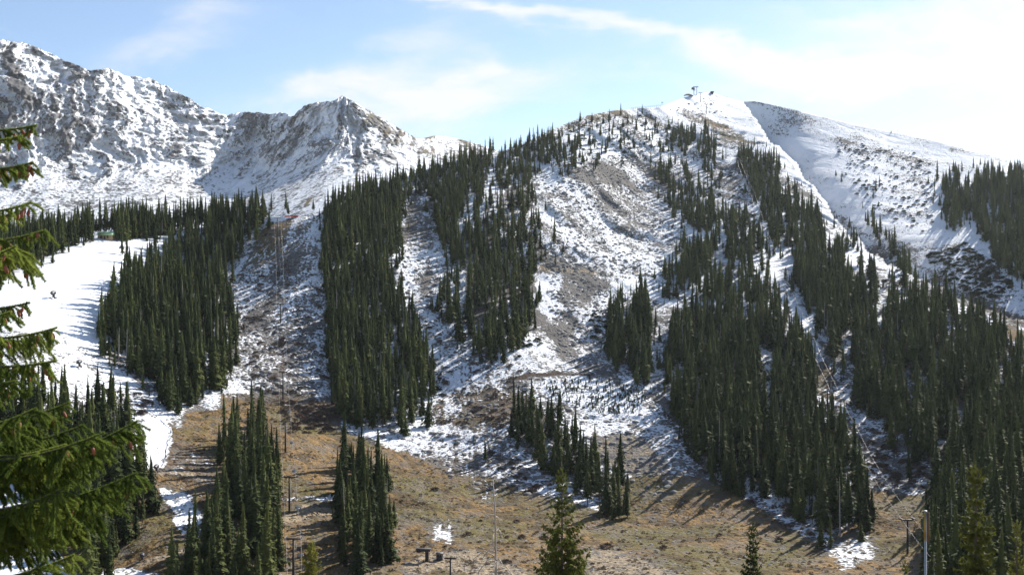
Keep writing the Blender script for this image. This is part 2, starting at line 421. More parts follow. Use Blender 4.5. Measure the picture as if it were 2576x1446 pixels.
# ------------------------------------------------------------------ what covers the ground: (outline on the 2576 px copy, soft edge, snow, grass, brush, soil)
COVER = [
    # golden floor of the valley
    ([(-200, 1900), (-200, 1200), (380, 1190), (420, 1060), (560, 990), (700, 1010), (850, 1080), (950, 1110), (1150, 1190), (1300, 1230), (1500, 1270), (1600, 1180), (1800, 1200), (1900, 1260), (2070, 1380), (2170, 1290), (2200, 1240), (2340, 1250), (2800, 1300), (2800, 1900)], 14, .06, .80, .10, 0),
    # slope under the chairlift
    ([(660, 560), (810, 545), (820, 700), (830, 900), (840, 1000), (700, 1000), (570, 980), (590, 900), (560, 700)], 12, .60, .10, .22, 0),
    ([(650, 545), (810, 540), (800, 575), (730, 590), (690, 640), (600, 690), (640, 600)], 18, .40, .75, .15, .15),
    ([(655, 562), (690, 538), (745, 540), (700, 558)], 5, .97, .0, .0, 0),
    ([(780, 560), (815, 560), (830, 900), (815, 960), (790, 800), (800, 650)], 10, .72, .05, .1, 0),
    ([(640, 870), (700, 830), (730, 900), (700, 960), (620, 930)], 14, .42, .1, .45, 0),
    ([(560, 985), (850, 1000), (860, 1080), (700, 1015)], 16, .22, .55, .35, 0),
    # middle ground between the stands
    ([(1000, 860), (1120, 830), (1230, 910), (1400, 900), (1560, 930), (1690, 960), (1700, 1060), (1800, 1190), (1600, 1180), (1480, 1150), (1300, 1220), (1150, 1190), (1000, 1110), (870, 1070), (1060, 1050), (1090, 950)], 14, .55, .25, .2, 0),
    ([(860, 1062), (1000, 1088), (1090, 1060), (1180, 1090), (1220, 1120), (1160, 1160), (1040, 1130), (940, 1110)], 12, .80, .15, .1, 0),
    ([(1080, 1000), (1200, 970), (1330, 985), (1300, 1060), (1190, 1080), (1100, 1060)], 16, .32, .6, .3, 0),
    ([(1130, 930), (1260, 900), (1330, 920), (1250, 970), (1140, 990), (1090, 1000)], 12, .75, .1, .1, 0),
    ([(1480, 1085), (1600, 1090), (1680, 1180), (1560, 1190), (1500, 1150)], 14, .12, .2, .1, .35),
    ([(1350, 960), (1500, 945), (1640, 975), (1610, 1040), (1530, 1045), (1400, 1010)], 10, .86, .0, .0, 0),
    ([(1620, 1000), (1700, 990), (1720, 1090), (1870, 1230), (1770, 1200), (1650, 1110)], 14, .55, .1, .36, 0),
    ([(1220, 1180), (1330, 1150), (1400, 1190), (1500, 1230), (1530, 1260), (1400, 1250), (1290, 1230)], 12, .66, .1, .25, 0),
    ([(1150, 1195), (1250, 1210), (1330, 1240), (1200, 1260)], 12, .22, .7, .2, 0),
    # strip of rubble between the central stands
    ([(1000, 480), (1090, 470), (1110, 620), (1140, 690), (1090, 740), (1130, 840), (1220, 910), (1080, 950), (1040, 830), (990, 760), (960, 690), (1010, 600)], 10, .58, .05, .16, 0),
    ([(1000, 535), (1075, 505), (1100, 590), (1080, 620), (1000, 610)], 12, .34, .05, .15, 0),
    ([(1040, 690), (1090, 680), (1090, 730), (1045, 740)], 10, .3, .05, .1, 0),
    # centre stand floor
    ([(1240, 500), (1330, 480), (1400, 560), (1400, 640), (1350, 760), (1200, 800), (1120, 640), (1180, 560)], 12, .42, .18, .30, 0),
    ([(1240, 385), (1270, 385), (1240, 450), (1235, 520), (1160, 580), (1140, 575), (1205, 520), (1222, 450)], 6, .86, .05, .0, 0),
    # scree bowl
    ([(1320, 440), (1420, 395), (1560, 385), (1680, 420), (1730, 560), (1720, 690), (1560, 695), (1350, 675), (1395, 560), (1320, 490)], 10, .47, .04, .02, 0),
    ([(1340, 470), (1420, 465), (1500, 540), (1570, 620), (1600, 690), (1490, 685), (1420, 590)], 18, .46, .05, .0, 0),
    ([(1470, 500), (1600, 480), (1700, 550), (1705, 610), (1620, 630), (1540, 580)], 20, .41, .05, .0, 0),
    ([(1415, 452), (1490, 404), (1545, 415), (1590, 465), (1500, 462)], 9, .20, .05, .0, 0),
    ([(1385, 530), (1410, 545), (1480, 640), (1500, 670), (1440, 660)], 10, .80, .0, .0, 0),
    ([(1520, 570), (1560, 600), (1605, 660), (1570, 690), (1540, 630)], 10, .78, .0, .0, 0),
    ([(1600, 610), (1700, 620), (1700, 680), (1610, 670)], 12, .60, .0, .05, 0),
    ([(1380, 440), (1420, 450), (1380, 480), (1330, 490)], 8, .75, .1, .0, 0),
    # chute under the service road
    ([(1370, 690), (1480, 690), (1560, 700), (1500, 790), (1440, 830), (1420, 870), (1500, 915), (1400, 890), (1380, 790)], 12, .42, .03, .0, 0),
    ([(1350, 690), (1408, 690), (1408, 800), (1375, 800), (1340, 745)], 7, .90, .0, .0, 0),
    ([(1500, 730), (1560, 700), (1570, 790), (1530, 850), (1440, 850), (1460, 800)], 10, .72, .0, .1, 0),
    ([(1480, 760), (1540, 790), (1530, 870), (1490, 860)], 8, .6, .0, .5, 0),
    ([(1580, 700), (1690, 690), (1700, 760), (1640, 740)], 10, .5, .05, .1, 0),
    ([(1300, 800), (1400, 820), (1400, 890), (1250, 905)], 12, .75, .1, .15, 0),
    # summit shoulder
    ([(1340, 350), (1500, 285), (1600, 270), (1740, 240), (1790, 232), (1870, 258), (1930, 360), (1870, 420), (1800, 420), (1680, 440), (1600, 390), (1430, 400), (1380, 440)], 8, .74, .10, .03, 0),
    ([(1370, 342), (1430, 309), (1560, 274), (1600, 274), (1540, 300), (1450, 330), (1390, 360)], 7, .45, .6, .05, 0),
    ([(1560, 285), (1640, 290), (1700, 325), (1660, 330), (1600, 310)], 8, .45, .5, .05, 0),
    ([(1680, 270), (1760, 265), (1830, 330), (1870, 350), (1880, 390), (1800, 360), (1740, 310)], 10, .42, .42, .05, 0),
    ([(1770, 300), (1830, 315), (1890, 360), (1870, 370), (1800, 335)], 8, .25, .75, .05, 0),
    ([(1640, 266), (1740, 238), (1790, 230), (1770, 258), (1700, 285), (1640, 285)], 5, .95, .05, .0, 0),
    ([(1790, 236), (1880, 255), (1880, 290), (1910, 330), (1960, 370), (2050, 490), (1990, 440), (1900, 340), (1840, 300)], 6, .92, .10, .0, 0),
    # bowl in the shade on the right
    ([(1870, 255), (2050, 285), (2440, 370), (2700, 420), (2700, 900), (2576, 820), (2300, 680), (2200, 600), (2050, 490), (1960, 370), (1890, 300)], 4, .88, .0, .0, 0),
    ([(1935, 262), (1990, 268), (2085, 296), (2075, 312), (2000, 312), (1950, 290)], 16, .64, .0, .0, 0),
    ([(2050, 286), (2180, 312), (2440, 372), (2420, 382), (2200, 326), (2110, 300)], 5, .80, .6, .05, 0),
    ([(2110, 345), (2340, 385), (2350, 560), (2230, 560), (2130, 460)], 18, .70, .0, .18, 0),
    ([(2200, 560), (2330, 650), (2380, 700), (2290, 690), (2220, 640)], 10, .66, .0, .2, 0),
    ([(2320, 640), (2430, 608), (2500, 660), (2560, 720), (2530, 770), (2400, 720)], 12, .60, .0, .35, 0),
    ([(2290, 650), (2420, 725), (2700, 860), (2700, 900), (2500, 810), (2380, 745)], 8, .28, .1, .4, 0),
    ([(2500, 800), (2700, 880), (2700, 930), (2540, 850)], 8, .05, .8, .1, 0),
    # the rib and the cut for the upper lift
    ([(2110, 612), (2160, 612), (2260, 690), (2360, 770), (2300, 780), (2170, 720)], 10, .56, .0, .05, 0),
    ([(2112, 614), (2160, 612), (2230, 665), (2160, 680)], 8, .93, .0, .0, 0),
    ([(1850, 400), (1910, 490), (1960, 640), (2040, 800), (2100, 1000), (2040, 1000), (2010, 840), (1930, 690), (1890, 560)], 7, .66, .1, .15, 0),
    ([(2040, 920), (2080, 910), (2110, 1000), (2060, 1010)], 8, .28, .55, .25, 0),
    ([(2090, 1010), (2230, 1080), (2380, 1190), (2390, 1240), (2200, 1230), (2150, 1180)], 10, .62, .05, .26, 0),
    ([(2170, 1235), (2330, 1245), (2330, 1420), (2220, 1400), (2180, 1320)], 10, .07, .85, .12, 0),
    ([(2070, 1370), (2170, 1340), (2210, 1390), (2120, 1430)], 24, .52, .3, .1, 0),
    ([(1760, 1175), (1850, 1220), (1960, 1240), (2000, 1300), (1930, 1290), (1840, 1240)], 10, .50, .2, .32, 0),
    # prepared snow on the left
    ([(-2400, 700), (100, 648), (200, 612), (330, 604), (470, 578), (560, 570), (520, 620), (420, 700), (330, 760), (300, 850), (240, 880), (270, 930), (330, 960), (280, 1010), (120, 985), (150, 900), (60, 830), (-2400, 860)], 5, 1.0, 0, 0, 0),
    ([(-2400, 840), (150, 840), (250, 880), (330, 950), (420, 1030), (400, 1050), (300, 1060), (200, 1020), (-2400, 1040)], 9, .86, 0, .12, 0),
    ([(250, 970), (360, 985), (400, 1040), (300, 1040)], 8, .62, 0, .3, 0),
    ([(335, 1060), (400, 1048), (432, 1070), (438, 1130), (410, 1175), (350, 1186), (300, 1120)], 5, 1.0, 0, 0, 0),
    ([(380, 1020), (560, 985), (560, 1020), (480, 1040), (450, 1080), (430, 1060)], 9, .60, .3, .1, 0),
    ([(430, 1110), (480, 1120), (540, 1160), (570, 1215), (480, 1220), (420, 1190)], 12, .22, .55, .3, 0),
    ([(402, 1226), (470, 1236), (515, 1318), (490, 1330), (450, 1326)], 13, .97, 0, 0, 0),
    ([(450, 1330), (512, 1325), (505, 1375), (470, 1365)], 16, .58, .3, .1, 0),
    ([(-2400, 1150), (20, 1190), (120, 1330), (170, 1420), (260, 1440), (330, 1425), (400, 1440), (390, 1600), (-2400, 1600)], 6, 1.0, 0, 0, 0),
    # tracks and bare soil
    ([(675, 1312), (760, 1274), (862, 1268), (862, 1284), (790, 1290), (745, 1312), (680, 1324)], 3, .0, .0, .0, 1.0),
    ([(1000, 1425), (1060, 1388), (1180, 1385), (1320, 1430), (1360, 1500), (1100, 1420), (1060, 1440), (1020, 1450)], 8, .05, .25, .0, .75),
    ([(1470, 1375), (1600, 1395), (1720, 1446), (1720, 1500), (1480, 1500)], 16, .08, .2, .0, .66),
    ([(1090, 1315), (1150, 1325), (1140, 1360), (1090, 1350)], 30, .52, .2, .1, 0),
    ([(1360, 668), (1480, 680), (1560, 689), (1650, 683), (1650, 690), (1560, 697), (1470, 687), (1360, 677)], 2, .45, .0, .0, 1.0),
    ([(1290, 946), (1400, 936), (1485, 934), (1485, 940), (1400, 944), (1300, 953)], 2, .0, .35, .9, 0),
    ([(360, 1175), (450, 1185), (570, 1212), (570, 1222), (440, 1196), (360, 1190)], 4, .2, .3, .1, .6),
    ([(340, 1412), (420, 1390), (500, 1365), (505, 1374), (420, 1402), (345, 1428)], 4, .0, .3, .1, .7),
    ([(700, 1255), (860, 1245), (860, 1252), (700, 1262)], 3, .6, .2, .2, 0),
]


def cover_for(u, v, X, Y):
    x = u / K; y = v / K
    wx = x + fbm(X / 9, Y / 12, 4, 0.55, 51) * 16; wy = y + fbm(X / 9, Y / 12, 4, 0.55, 67) * 11
    c = np.zeros(u.shape + (4,)); c[..., 0] = .55; c[..., 1] = .12; c[..., 2] = .14
    for poly, soft, *val in COVER:
        p = np.array(poly); m = (wx > p[:, 0].min() - 40) & (wx < p[:, 0].max() + 40) & (wy > p[:, 1].min() - 40) & (wy < p[:, 1].max() + 40)
        if not m.any(): continue
        w = sstep(-soft, soft, poly_sd(wx[m], wy[m], poly))[:, None]
        c[m] = c[m] * (1 - w) + np.array(val) * w
    hold = sstep(0.97, 0.85, c[..., 0])           # the prepared run stays white
    q = X + 0.5 * Y * sstep(430, 520, u)
    patch = fbm(q / 6.5, Y / 110, 3, .6, 75) * .30 + fbm(q / 26, Y / 170, 3, .5, 76) * .26 + fbm(X / 42, Y / 60, 4, .55, 71) * .30 + fbm(X / 11, Y / 16, 4, .6, 73) * .28
    c[..., 0] = c[..., 0] + (patch - 0.085) * hold * sstep(0.03, 0.3, c[..., 0])
    return np.clip(c, 0, 1)


def grid_mesh(name, V, cover, mat):
    nr, nc = V.shape[:2]
    i = np.arange(nr * nc).reshape(nr, nc)
    F = np.stack([i[:-1, :-1], i[:-1, 1:], i[1:, 1:], i[1:, :-1]], -1).reshape(-1, 4)
    me = mesh_from(name, V.reshape(-1, 3), [F], mat, True)
    a = me.attributes.new('cover', 'FLOAT_COLOR', 'POINT'); a.data.foreach_set('color', cover.reshape(-1, 4).astype(np.float32).ravel())
    return tag(link(name, me), kind='structure')


def build_slope():
    us = np.concatenate([np.arange(-900, -46, 14), np.arange(-46, 1072, 1.7), np.arange(1072, 1920, 14)])
    n1 = 420
    s = np.linspace(0, 1, n1)[:, None]
    vs = sky1(np.clip(us, -150, 1174))[None]
    v = 620 + (vs - 620) * s; u = np.broadcast_to(us[None], v.shape)
    Y = near_depth(u, v); X = (u - 512) / FPX * Y; Z = (287 - v) / FPX * Y
    c = cover_for(u, v, X, Y)
    main = np.stack([X, Y, Z], -1)
    fr, fc = [], []
    for y, z in ((2.5, -1.9), (6, -3.0), (10, -5.5), (15, -8), (30, -16), (50, -27), (65, -34), (80, -40), (100, -47), (125, -54), (150, -59.5), (180, -64.5)):
        yy = np.full(us.shape, y); fr.append(np.stack([(us - 512) / FPX * yy, yy, z + fbm(us / 40, yy, 3, .5, 5) * y * 0.006], -1)); fc.append(np.tile([.1, .7, .15, .1], (len(us), 1)))
    top = main[-1]; bk, bc = [], []
    for dy, dz in ((6, -1.2), (18, -6), (45, -20), (110, -60), (300, -150), (900, -330), (2500, -420)):
        yy = top[:, 1] + dy; bk.append(np.stack([(us - 512) / FPX * yy, yy, np.maximum(top[:, 2] + dz, -130)], -1)); bc.append(c[-1])
    V = np.concatenate([np.array(fr), main, np.array(bk)]); C = np.concatenate([np.array(fc), c, np.array(bc)])
    return grid_mesh('mountain_slope', V, C, M['ground'])


SKY2 = np.array([(-200, 5), (0, 39), (12, 40), (24, 42), (55, 56), (91, 71.5), (99, 69), (106.5, 67.6), (113, 70), (127, 75.5), (137, 75.5), (147, 77.5), (162, 84), (175, 91), (190, 99), (203, 107), (214, 110), (226.6, 115), (234, 114), (243, 112), (258, 111.5), (270, 114), (280, 113), (286, 112.5), (290, 116), (294, 115), (298, 110), (306, 106), (320, 102.5), (334, 100.5), (342, 95.5), (348, 98.5), (358, 104), (377.6, 115), (397.5, 127), (417, 138), (424, 138), (433, 136), (445, 136.2), (457, 138), (480, 144), (520, 158), (700, 220), (1300, 300)], float)
FAR = [(-200, 280, 1200), (0, 270, 1250), (150, 250, 1250), (300, 240, 1180), (400, 215, 1250), (500, 195, 1400), (1100, 330, 1500), (700, 260, 1450),
       (-200, 220, 1480), (0, 215, 1560), (100, 205, 1660), (200, 190, 1890), (260, 178, 2090), (330, 205, 1330), (300, 186, 1800), (360, 184, 1640), (390, 176, 1640), (410, 166, 1930), (290, 202, 1480),
       (-200, 5, 1950), (0, 39, 2020), (106, 68, 2130), (203, 107, 2320), (258, 111, 2360), (292, 115, 2240), (342, 96, 2060), (378, 115, 2190), (417, 138, 2320), (457, 138, 2850), (520, 158, 2900), (1300, 300, 2500),
       (-200, 100, 1720), (0, 120, 1820), (106, 140, 1940), (203, 150, 2140), (258, 150, 2210), (325, 150, 1930), (370, 150, 2000), (420, 155, 2140)]


def build_far():
    far_s = Surf(FAR)
    us = np.concatenate([np.arange(-200, -30, 8), np.arange(-30, 500, 1.15), np.arange(500, 1300, 16)])
    n = 230
    vt = np.interp(us, SKY2[:, 0], SKY2[:, 1]); tip = (fbm(us / 9, us * 0, 4, 0.6, 77) * 2.6) * (us < 330) + fbm(us / 7, us * 0, 3, 0.6, 78) * 0.8
    vt = vt + tip
    vb = np.maximum(sky1(us) + 45, vt + 30)
    s = np.linspace(0, 1, n)[:, None]; v = vb + (vt - vb) * s; u = np.broadcast_to(us[None], v.shape)
    Y = far_s(u, v); X = (u - 512) / FPX * Y; Z = (287 - v) / FPX * Y
    cliff = sstep(195, 140, v + fbm(u / 30, v / 30, 3, .5, 4) * 25)
    kl = np.interp(u, [0, 170, 250, 300, 335, 350, 420], [.62, .58, .05, -.20, -.45, .25, .45])
    Zr = Z - 250
    lean = X + Zr * kl + fbm(X / 90, Z / 90, 3, .5, 13) * 34
    r0 = ridged(lean / 190, Z / 700, 3, 0.5, 11) - 0.6
    r1 = ridged((lean + fbm(X / 40, Z / 40, 3, .5, 14) * 18) / 64, Z / 260, 4, 0.6, 12) - 0.6
    r2 = ridged((lean + fbm(X / 22, Z / 22, 3, .5, 16) * 14) / 27, Z / 85, 4, 0.65, 19) - 0.6
    r3 = ridged((lean + fbm(X / 9, Z / 9, 2, .5, 17) * 6) / 12, Z / 30, 3, 0.65, 23) - 0.6
    talus = fbm(X / 14, Z / 10, 4, 0.6, 15)
    Y2 = Y - r0 * 150 * (0.22 + 0.78 * cliff) - r1 * 95 * (0.08 + 0.92 * cliff) - r2 * 70 * (0.05 + .95 * cliff) - r3 * 26 * (.06 + .94 * cliff) + talus * (4 + 9 * cliff)
    X = (u - 512) / FPX * Y2; Z = (287 - v) / FPX * Y2
    V = np.stack([X, Y2, Z], -1)
    zs = lambda q: np.clip((q - np.median(q)) / (q.std() + 1e-9), -2.2, 2.2)
    runs = fbm(lean / 14, Z / 210, 4, .6, 33)
    snow = 0.655 - (0.11 * zs(r1) + 0.15 * zs(r2) + 0.15 * zs(r3) + 0.05 * zs(r0) - 0.15 * zs(runs)) * (0.30 + 0.70 * cliff) - 0.10 * (1 - cliff)
    c = np.zeros(u.shape + (4,)); c[..., 0] = snow
    x = u / K + fbm(u / 12, v / 12, 4, .55, 91) * 22; y = v / K + fbm(u / 12, v / 12, 4, .55, 92) * 18
    for poly, soft, ds, gr in [
        ([(230, 160), (330, 185), (470, 260), (500, 330), (440, 380), (330, 350), (260, 260)], 25, -.10, 0),
        ([(590, 280), (740, 280), (780, 300), (700, 430), (640, 400)], 20, -.10, 0),
        ([(740, 290), (860, 300), (900, 350), (1010, 380), (1000, 410), (880, 400), (800, 400), (720, 440)], 18, -.16, 0),
        ([(860, 245), (960, 285), (1090, 345), (1070, 390), (980, 360), (900, 300)], 10, -.26, .40),
        ([(1040, 335), (1200, 335), (1200, 420), (1060, 390)], 8, -.10, .6),
        ([(-100, 90), (60, 110), (110, 240), (60, 330), (-100, 300)], 30, -.06, .15),
        ([(770, 250), (850, 250), (860, 330), (790, 300)], 15, .12, 0),
        ([(400, 320), (560, 300), (560, 420), (470, 440), (380, 440)], 30, .16, 0),
        ([(0, 330), (300, 380), (420, 460), (520, 500), (300, 540), (0, 560)], 30, .0, .05),
        ([(560, 470), (760, 460), (760, 560), (560, 560)], 12, -.02, .05),
        ([(760, 520), (840, 460), (1000, 415), (1040, 420), (900, 500), (820, 540)], 10, .18, .30),
        ([(760, 505), (840, 478), (960, 440), (960, 448), (840, 490), (760, 520)], 5, -.25, .8),
        ([(540, 455), (600, 455), (650, 470), (600, 480), (540, 470)], 6, .35, 0)]:
        w = sstep(-soft, soft, poly_sd(x, y, poly)); c[..., 0] += ds * w; c[..., 1] = np.maximum(c[..., 1], gr * w)
    c = np.clip(c, 0, 1)
    top = V[-1]; bk = []
    for dy, dz in ((40, -15), (150, -90), (500, -350), (1200, -800)):
        yy = top[:, 1] + dy; bk.append(np.stack([(us - 512) / FPX * yy, yy, np.maximum(top[:, 2] + dz, -130)], -1))
    V = np.concatenate([V, np.array(bk)]); c = np.concatenate([c, np.repeat(c[-1:], len(bk), 0)])
    return grid_mesh('mountains', V, c, M['far'])


build_slope()
build_far()
# the ground the camera stands on and everything round it
gnd = MB(); n0 = gnd.verts([(-7600, -150, -2.2), (7600, -150, -2.2), (7600, 4, -2.2), (-7600, 4, -2.2), (7600, 7900, -260), (-7600, 7900, -260), (7600, 8, -262), (-7600, 8, -262)])
gnd.q += [[0, 1, 2, 3], [3, 2, 6, 7], [7, 6, 4, 5]]
tag(gnd.build('ground', simple('roadside_gravel', (0.20, 0.165, 0.125), 0.9, 0, 0.3, 0.4)), kind='structure')


# ------------------------------------------------------------------ trees of the slope
def slim_spruce(seed, H=20.0, Rm=2.0, tiers=30, per=8, low=0.06, power=0.8, sparse=0.0):
    """narrow mountain spruce; returns crown vertices and faces, base at the origin"""
    r = np.random.default_rng(seed); V, T, Q = [], [], []

    def add(pts, kind):
        n = len(V); V.extend(pts)
        (T if kind == 3 else Q).append([n + i for i in range(kind)])
    for i in range(tiers):
        t = low + (0.985 - low) * (i + r.uniform(-.3, .3)) / tiers; t = min(max(t, low * .8), .985)
        z = H * t
        prof = Rm * min(1.0, 1.22 * (1 - t)) ** power * (0.62 + 0.38 * min(1, (t - low) / 0.12 + 0.25))
        k = max(4, int(per * (0.55 + 0.45 * (1 - t))))
        a0 = r.uniform(0, 6.28)
        tier_k = r.uniform(.74, 1.2) * (1 + .26 * math.sin(z * 1.15 + seed * 1.7) * math.sin(z * .43 + seed))
        for j in range(k):
            if r.random() < sparse: continue
            a = a0 + 6.283 * (j + r.uniform(-.35, .35)) / k
            L = prof * tier_k * r.uniform(.55, 1.12); dr = math.tan(R(r.uniform(12, 34) if t < .8 else r.uniform(-25, 15)))
            ca, sa = math.cos(a), math.sin(a)
            def pt(f, side, dz): return (ca * L * f - sa * side, sa * L * f + ca * side, z - dr * L * f * (0.6 + 0.4 * f) + dz)
            w = L * r.uniform(.20, .32) + 0.06
            add([pt(.05, -.04, .05), pt(.05, .04, .05), pt(.62, w, -.06), pt(.62, -w, -.06)], 4)
            add([pt(.62, -w, -.06), pt(.62, w, -.06), pt(1.0, 0, .10)], 3)
            for q in range(5):                     # hanging side sprays
                f = r.uniform(.2, .95); sd = (1 if q % 2 else -1); ww = w * r.uniform(.6, 1.5) * (1.1 - f * .5)
                hang = L * r.uniform(.16, .42) + .12
                add([pt(f - .10, 0, .02), pt(f + .12, 0, .02), pt(f + r.uniform(-.05, .12), sd * ww, -hang)], 3)
    n = 9; core = []                               # dense inner foliage
    for i in range(9):
        t = low + .03 + (0.95 - low) * i / 8; rad = Rm * min(1.0, 1.22 * (1 - t)) ** power * .42 * (1 if i else .5)
        k0 = len(V); core.append(k0)
        for j in range(n):
            a = 6.283 * j / n; q = rad * r.uniform(.6, 1.35) * (1 + .22 * math.sin(H * t * 1.15 + seed * 1.7)); V.append((math.cos(a) * q, math.sin(a) * q, H * t - q * .5))
    for i in range(8):
        for j in range(n): Q.append([core[i] + j, core[i] + (j + 1) % n, core[i + 1] + (j + 1) % n, core[i + 1] + j])
    return np.array(V), np.array(T, np.int32), np.array(Q, np.int32)


def trunk_mesh(name, H, r0, mat, seed):
    r = random.Random(seed); mb = MB(); pts, rad = [], []
    for i in range(7):
        t = i / 6; pts.append((r.uniform(-.1, .1) * (0 < i), r.uniform(-.1, .1) * (0 < i), -0.8 + (H - .1) * t)); rad.append(r0 * (1 - t) ** 0.8 + 0.02)
    mb.tube(pts, rad, 7)
    return mesh_from(name, mb.v, [np.array(mb.q, np.int32), np.array(mb.t, np.int32)], mat, True)


VARIANTS = []
for k, (H, Rm, tiers, per, low, pw, sp) in enumerate([(20, 2.5, 32, 9, .05, .80, .08), (20, 3.1, 30, 9, .04, 1.02, .05), (20, 2.0, 34, 8, .08, .6, .12), (20, 3.6, 28, 10, .03, 1.08, .06),
                                                     (20, 2.9, 30, 9, .14, .85, .16), (20, 1.8, 34, 8, .06, .55, .14), (20, 3.0, 26, 8, .20, .75, .28)]):
    V, T, Q = slim_spruce(100 + k, H, Rm, tiers, per, low, pw, sp)
    VARIANTS.append((mesh_from('spruce_crown', V, [T, Q], M['needles']), trunk_mesh('spruce_trunk', H, .26, M['bark'], k)))


def snag_mesh(seed, H=16):
    r = random.Random(seed); mb = MB(); mb.tube([(0, 0, -.8), (.1, 0, H * .5), (.25, .1, H)], [.24, .15, .03], 6)
    for i in range(26):
        z = H * r.uniform(.2, .97); a = r.uniform(0, 6.28); L = r.uniform(.4, 1.3) * (1.1 - z / H * .8)
        mb.tube([(0.1, 0, z), (math.cos(a) * L, math.sin(a) * L, z - L * r.uniform(.1, .6))], [.045, .015], 4, False)
    return mesh_from('snag_trunk', mb.v, [np.array(mb.q, np.int32).reshape(-1, 4), np.array(mb.t, np.int32).reshape(-1, 3)], M['snag'], True)


SNAGS = [snag_mesh(1), snag_mesh(2, 14)]

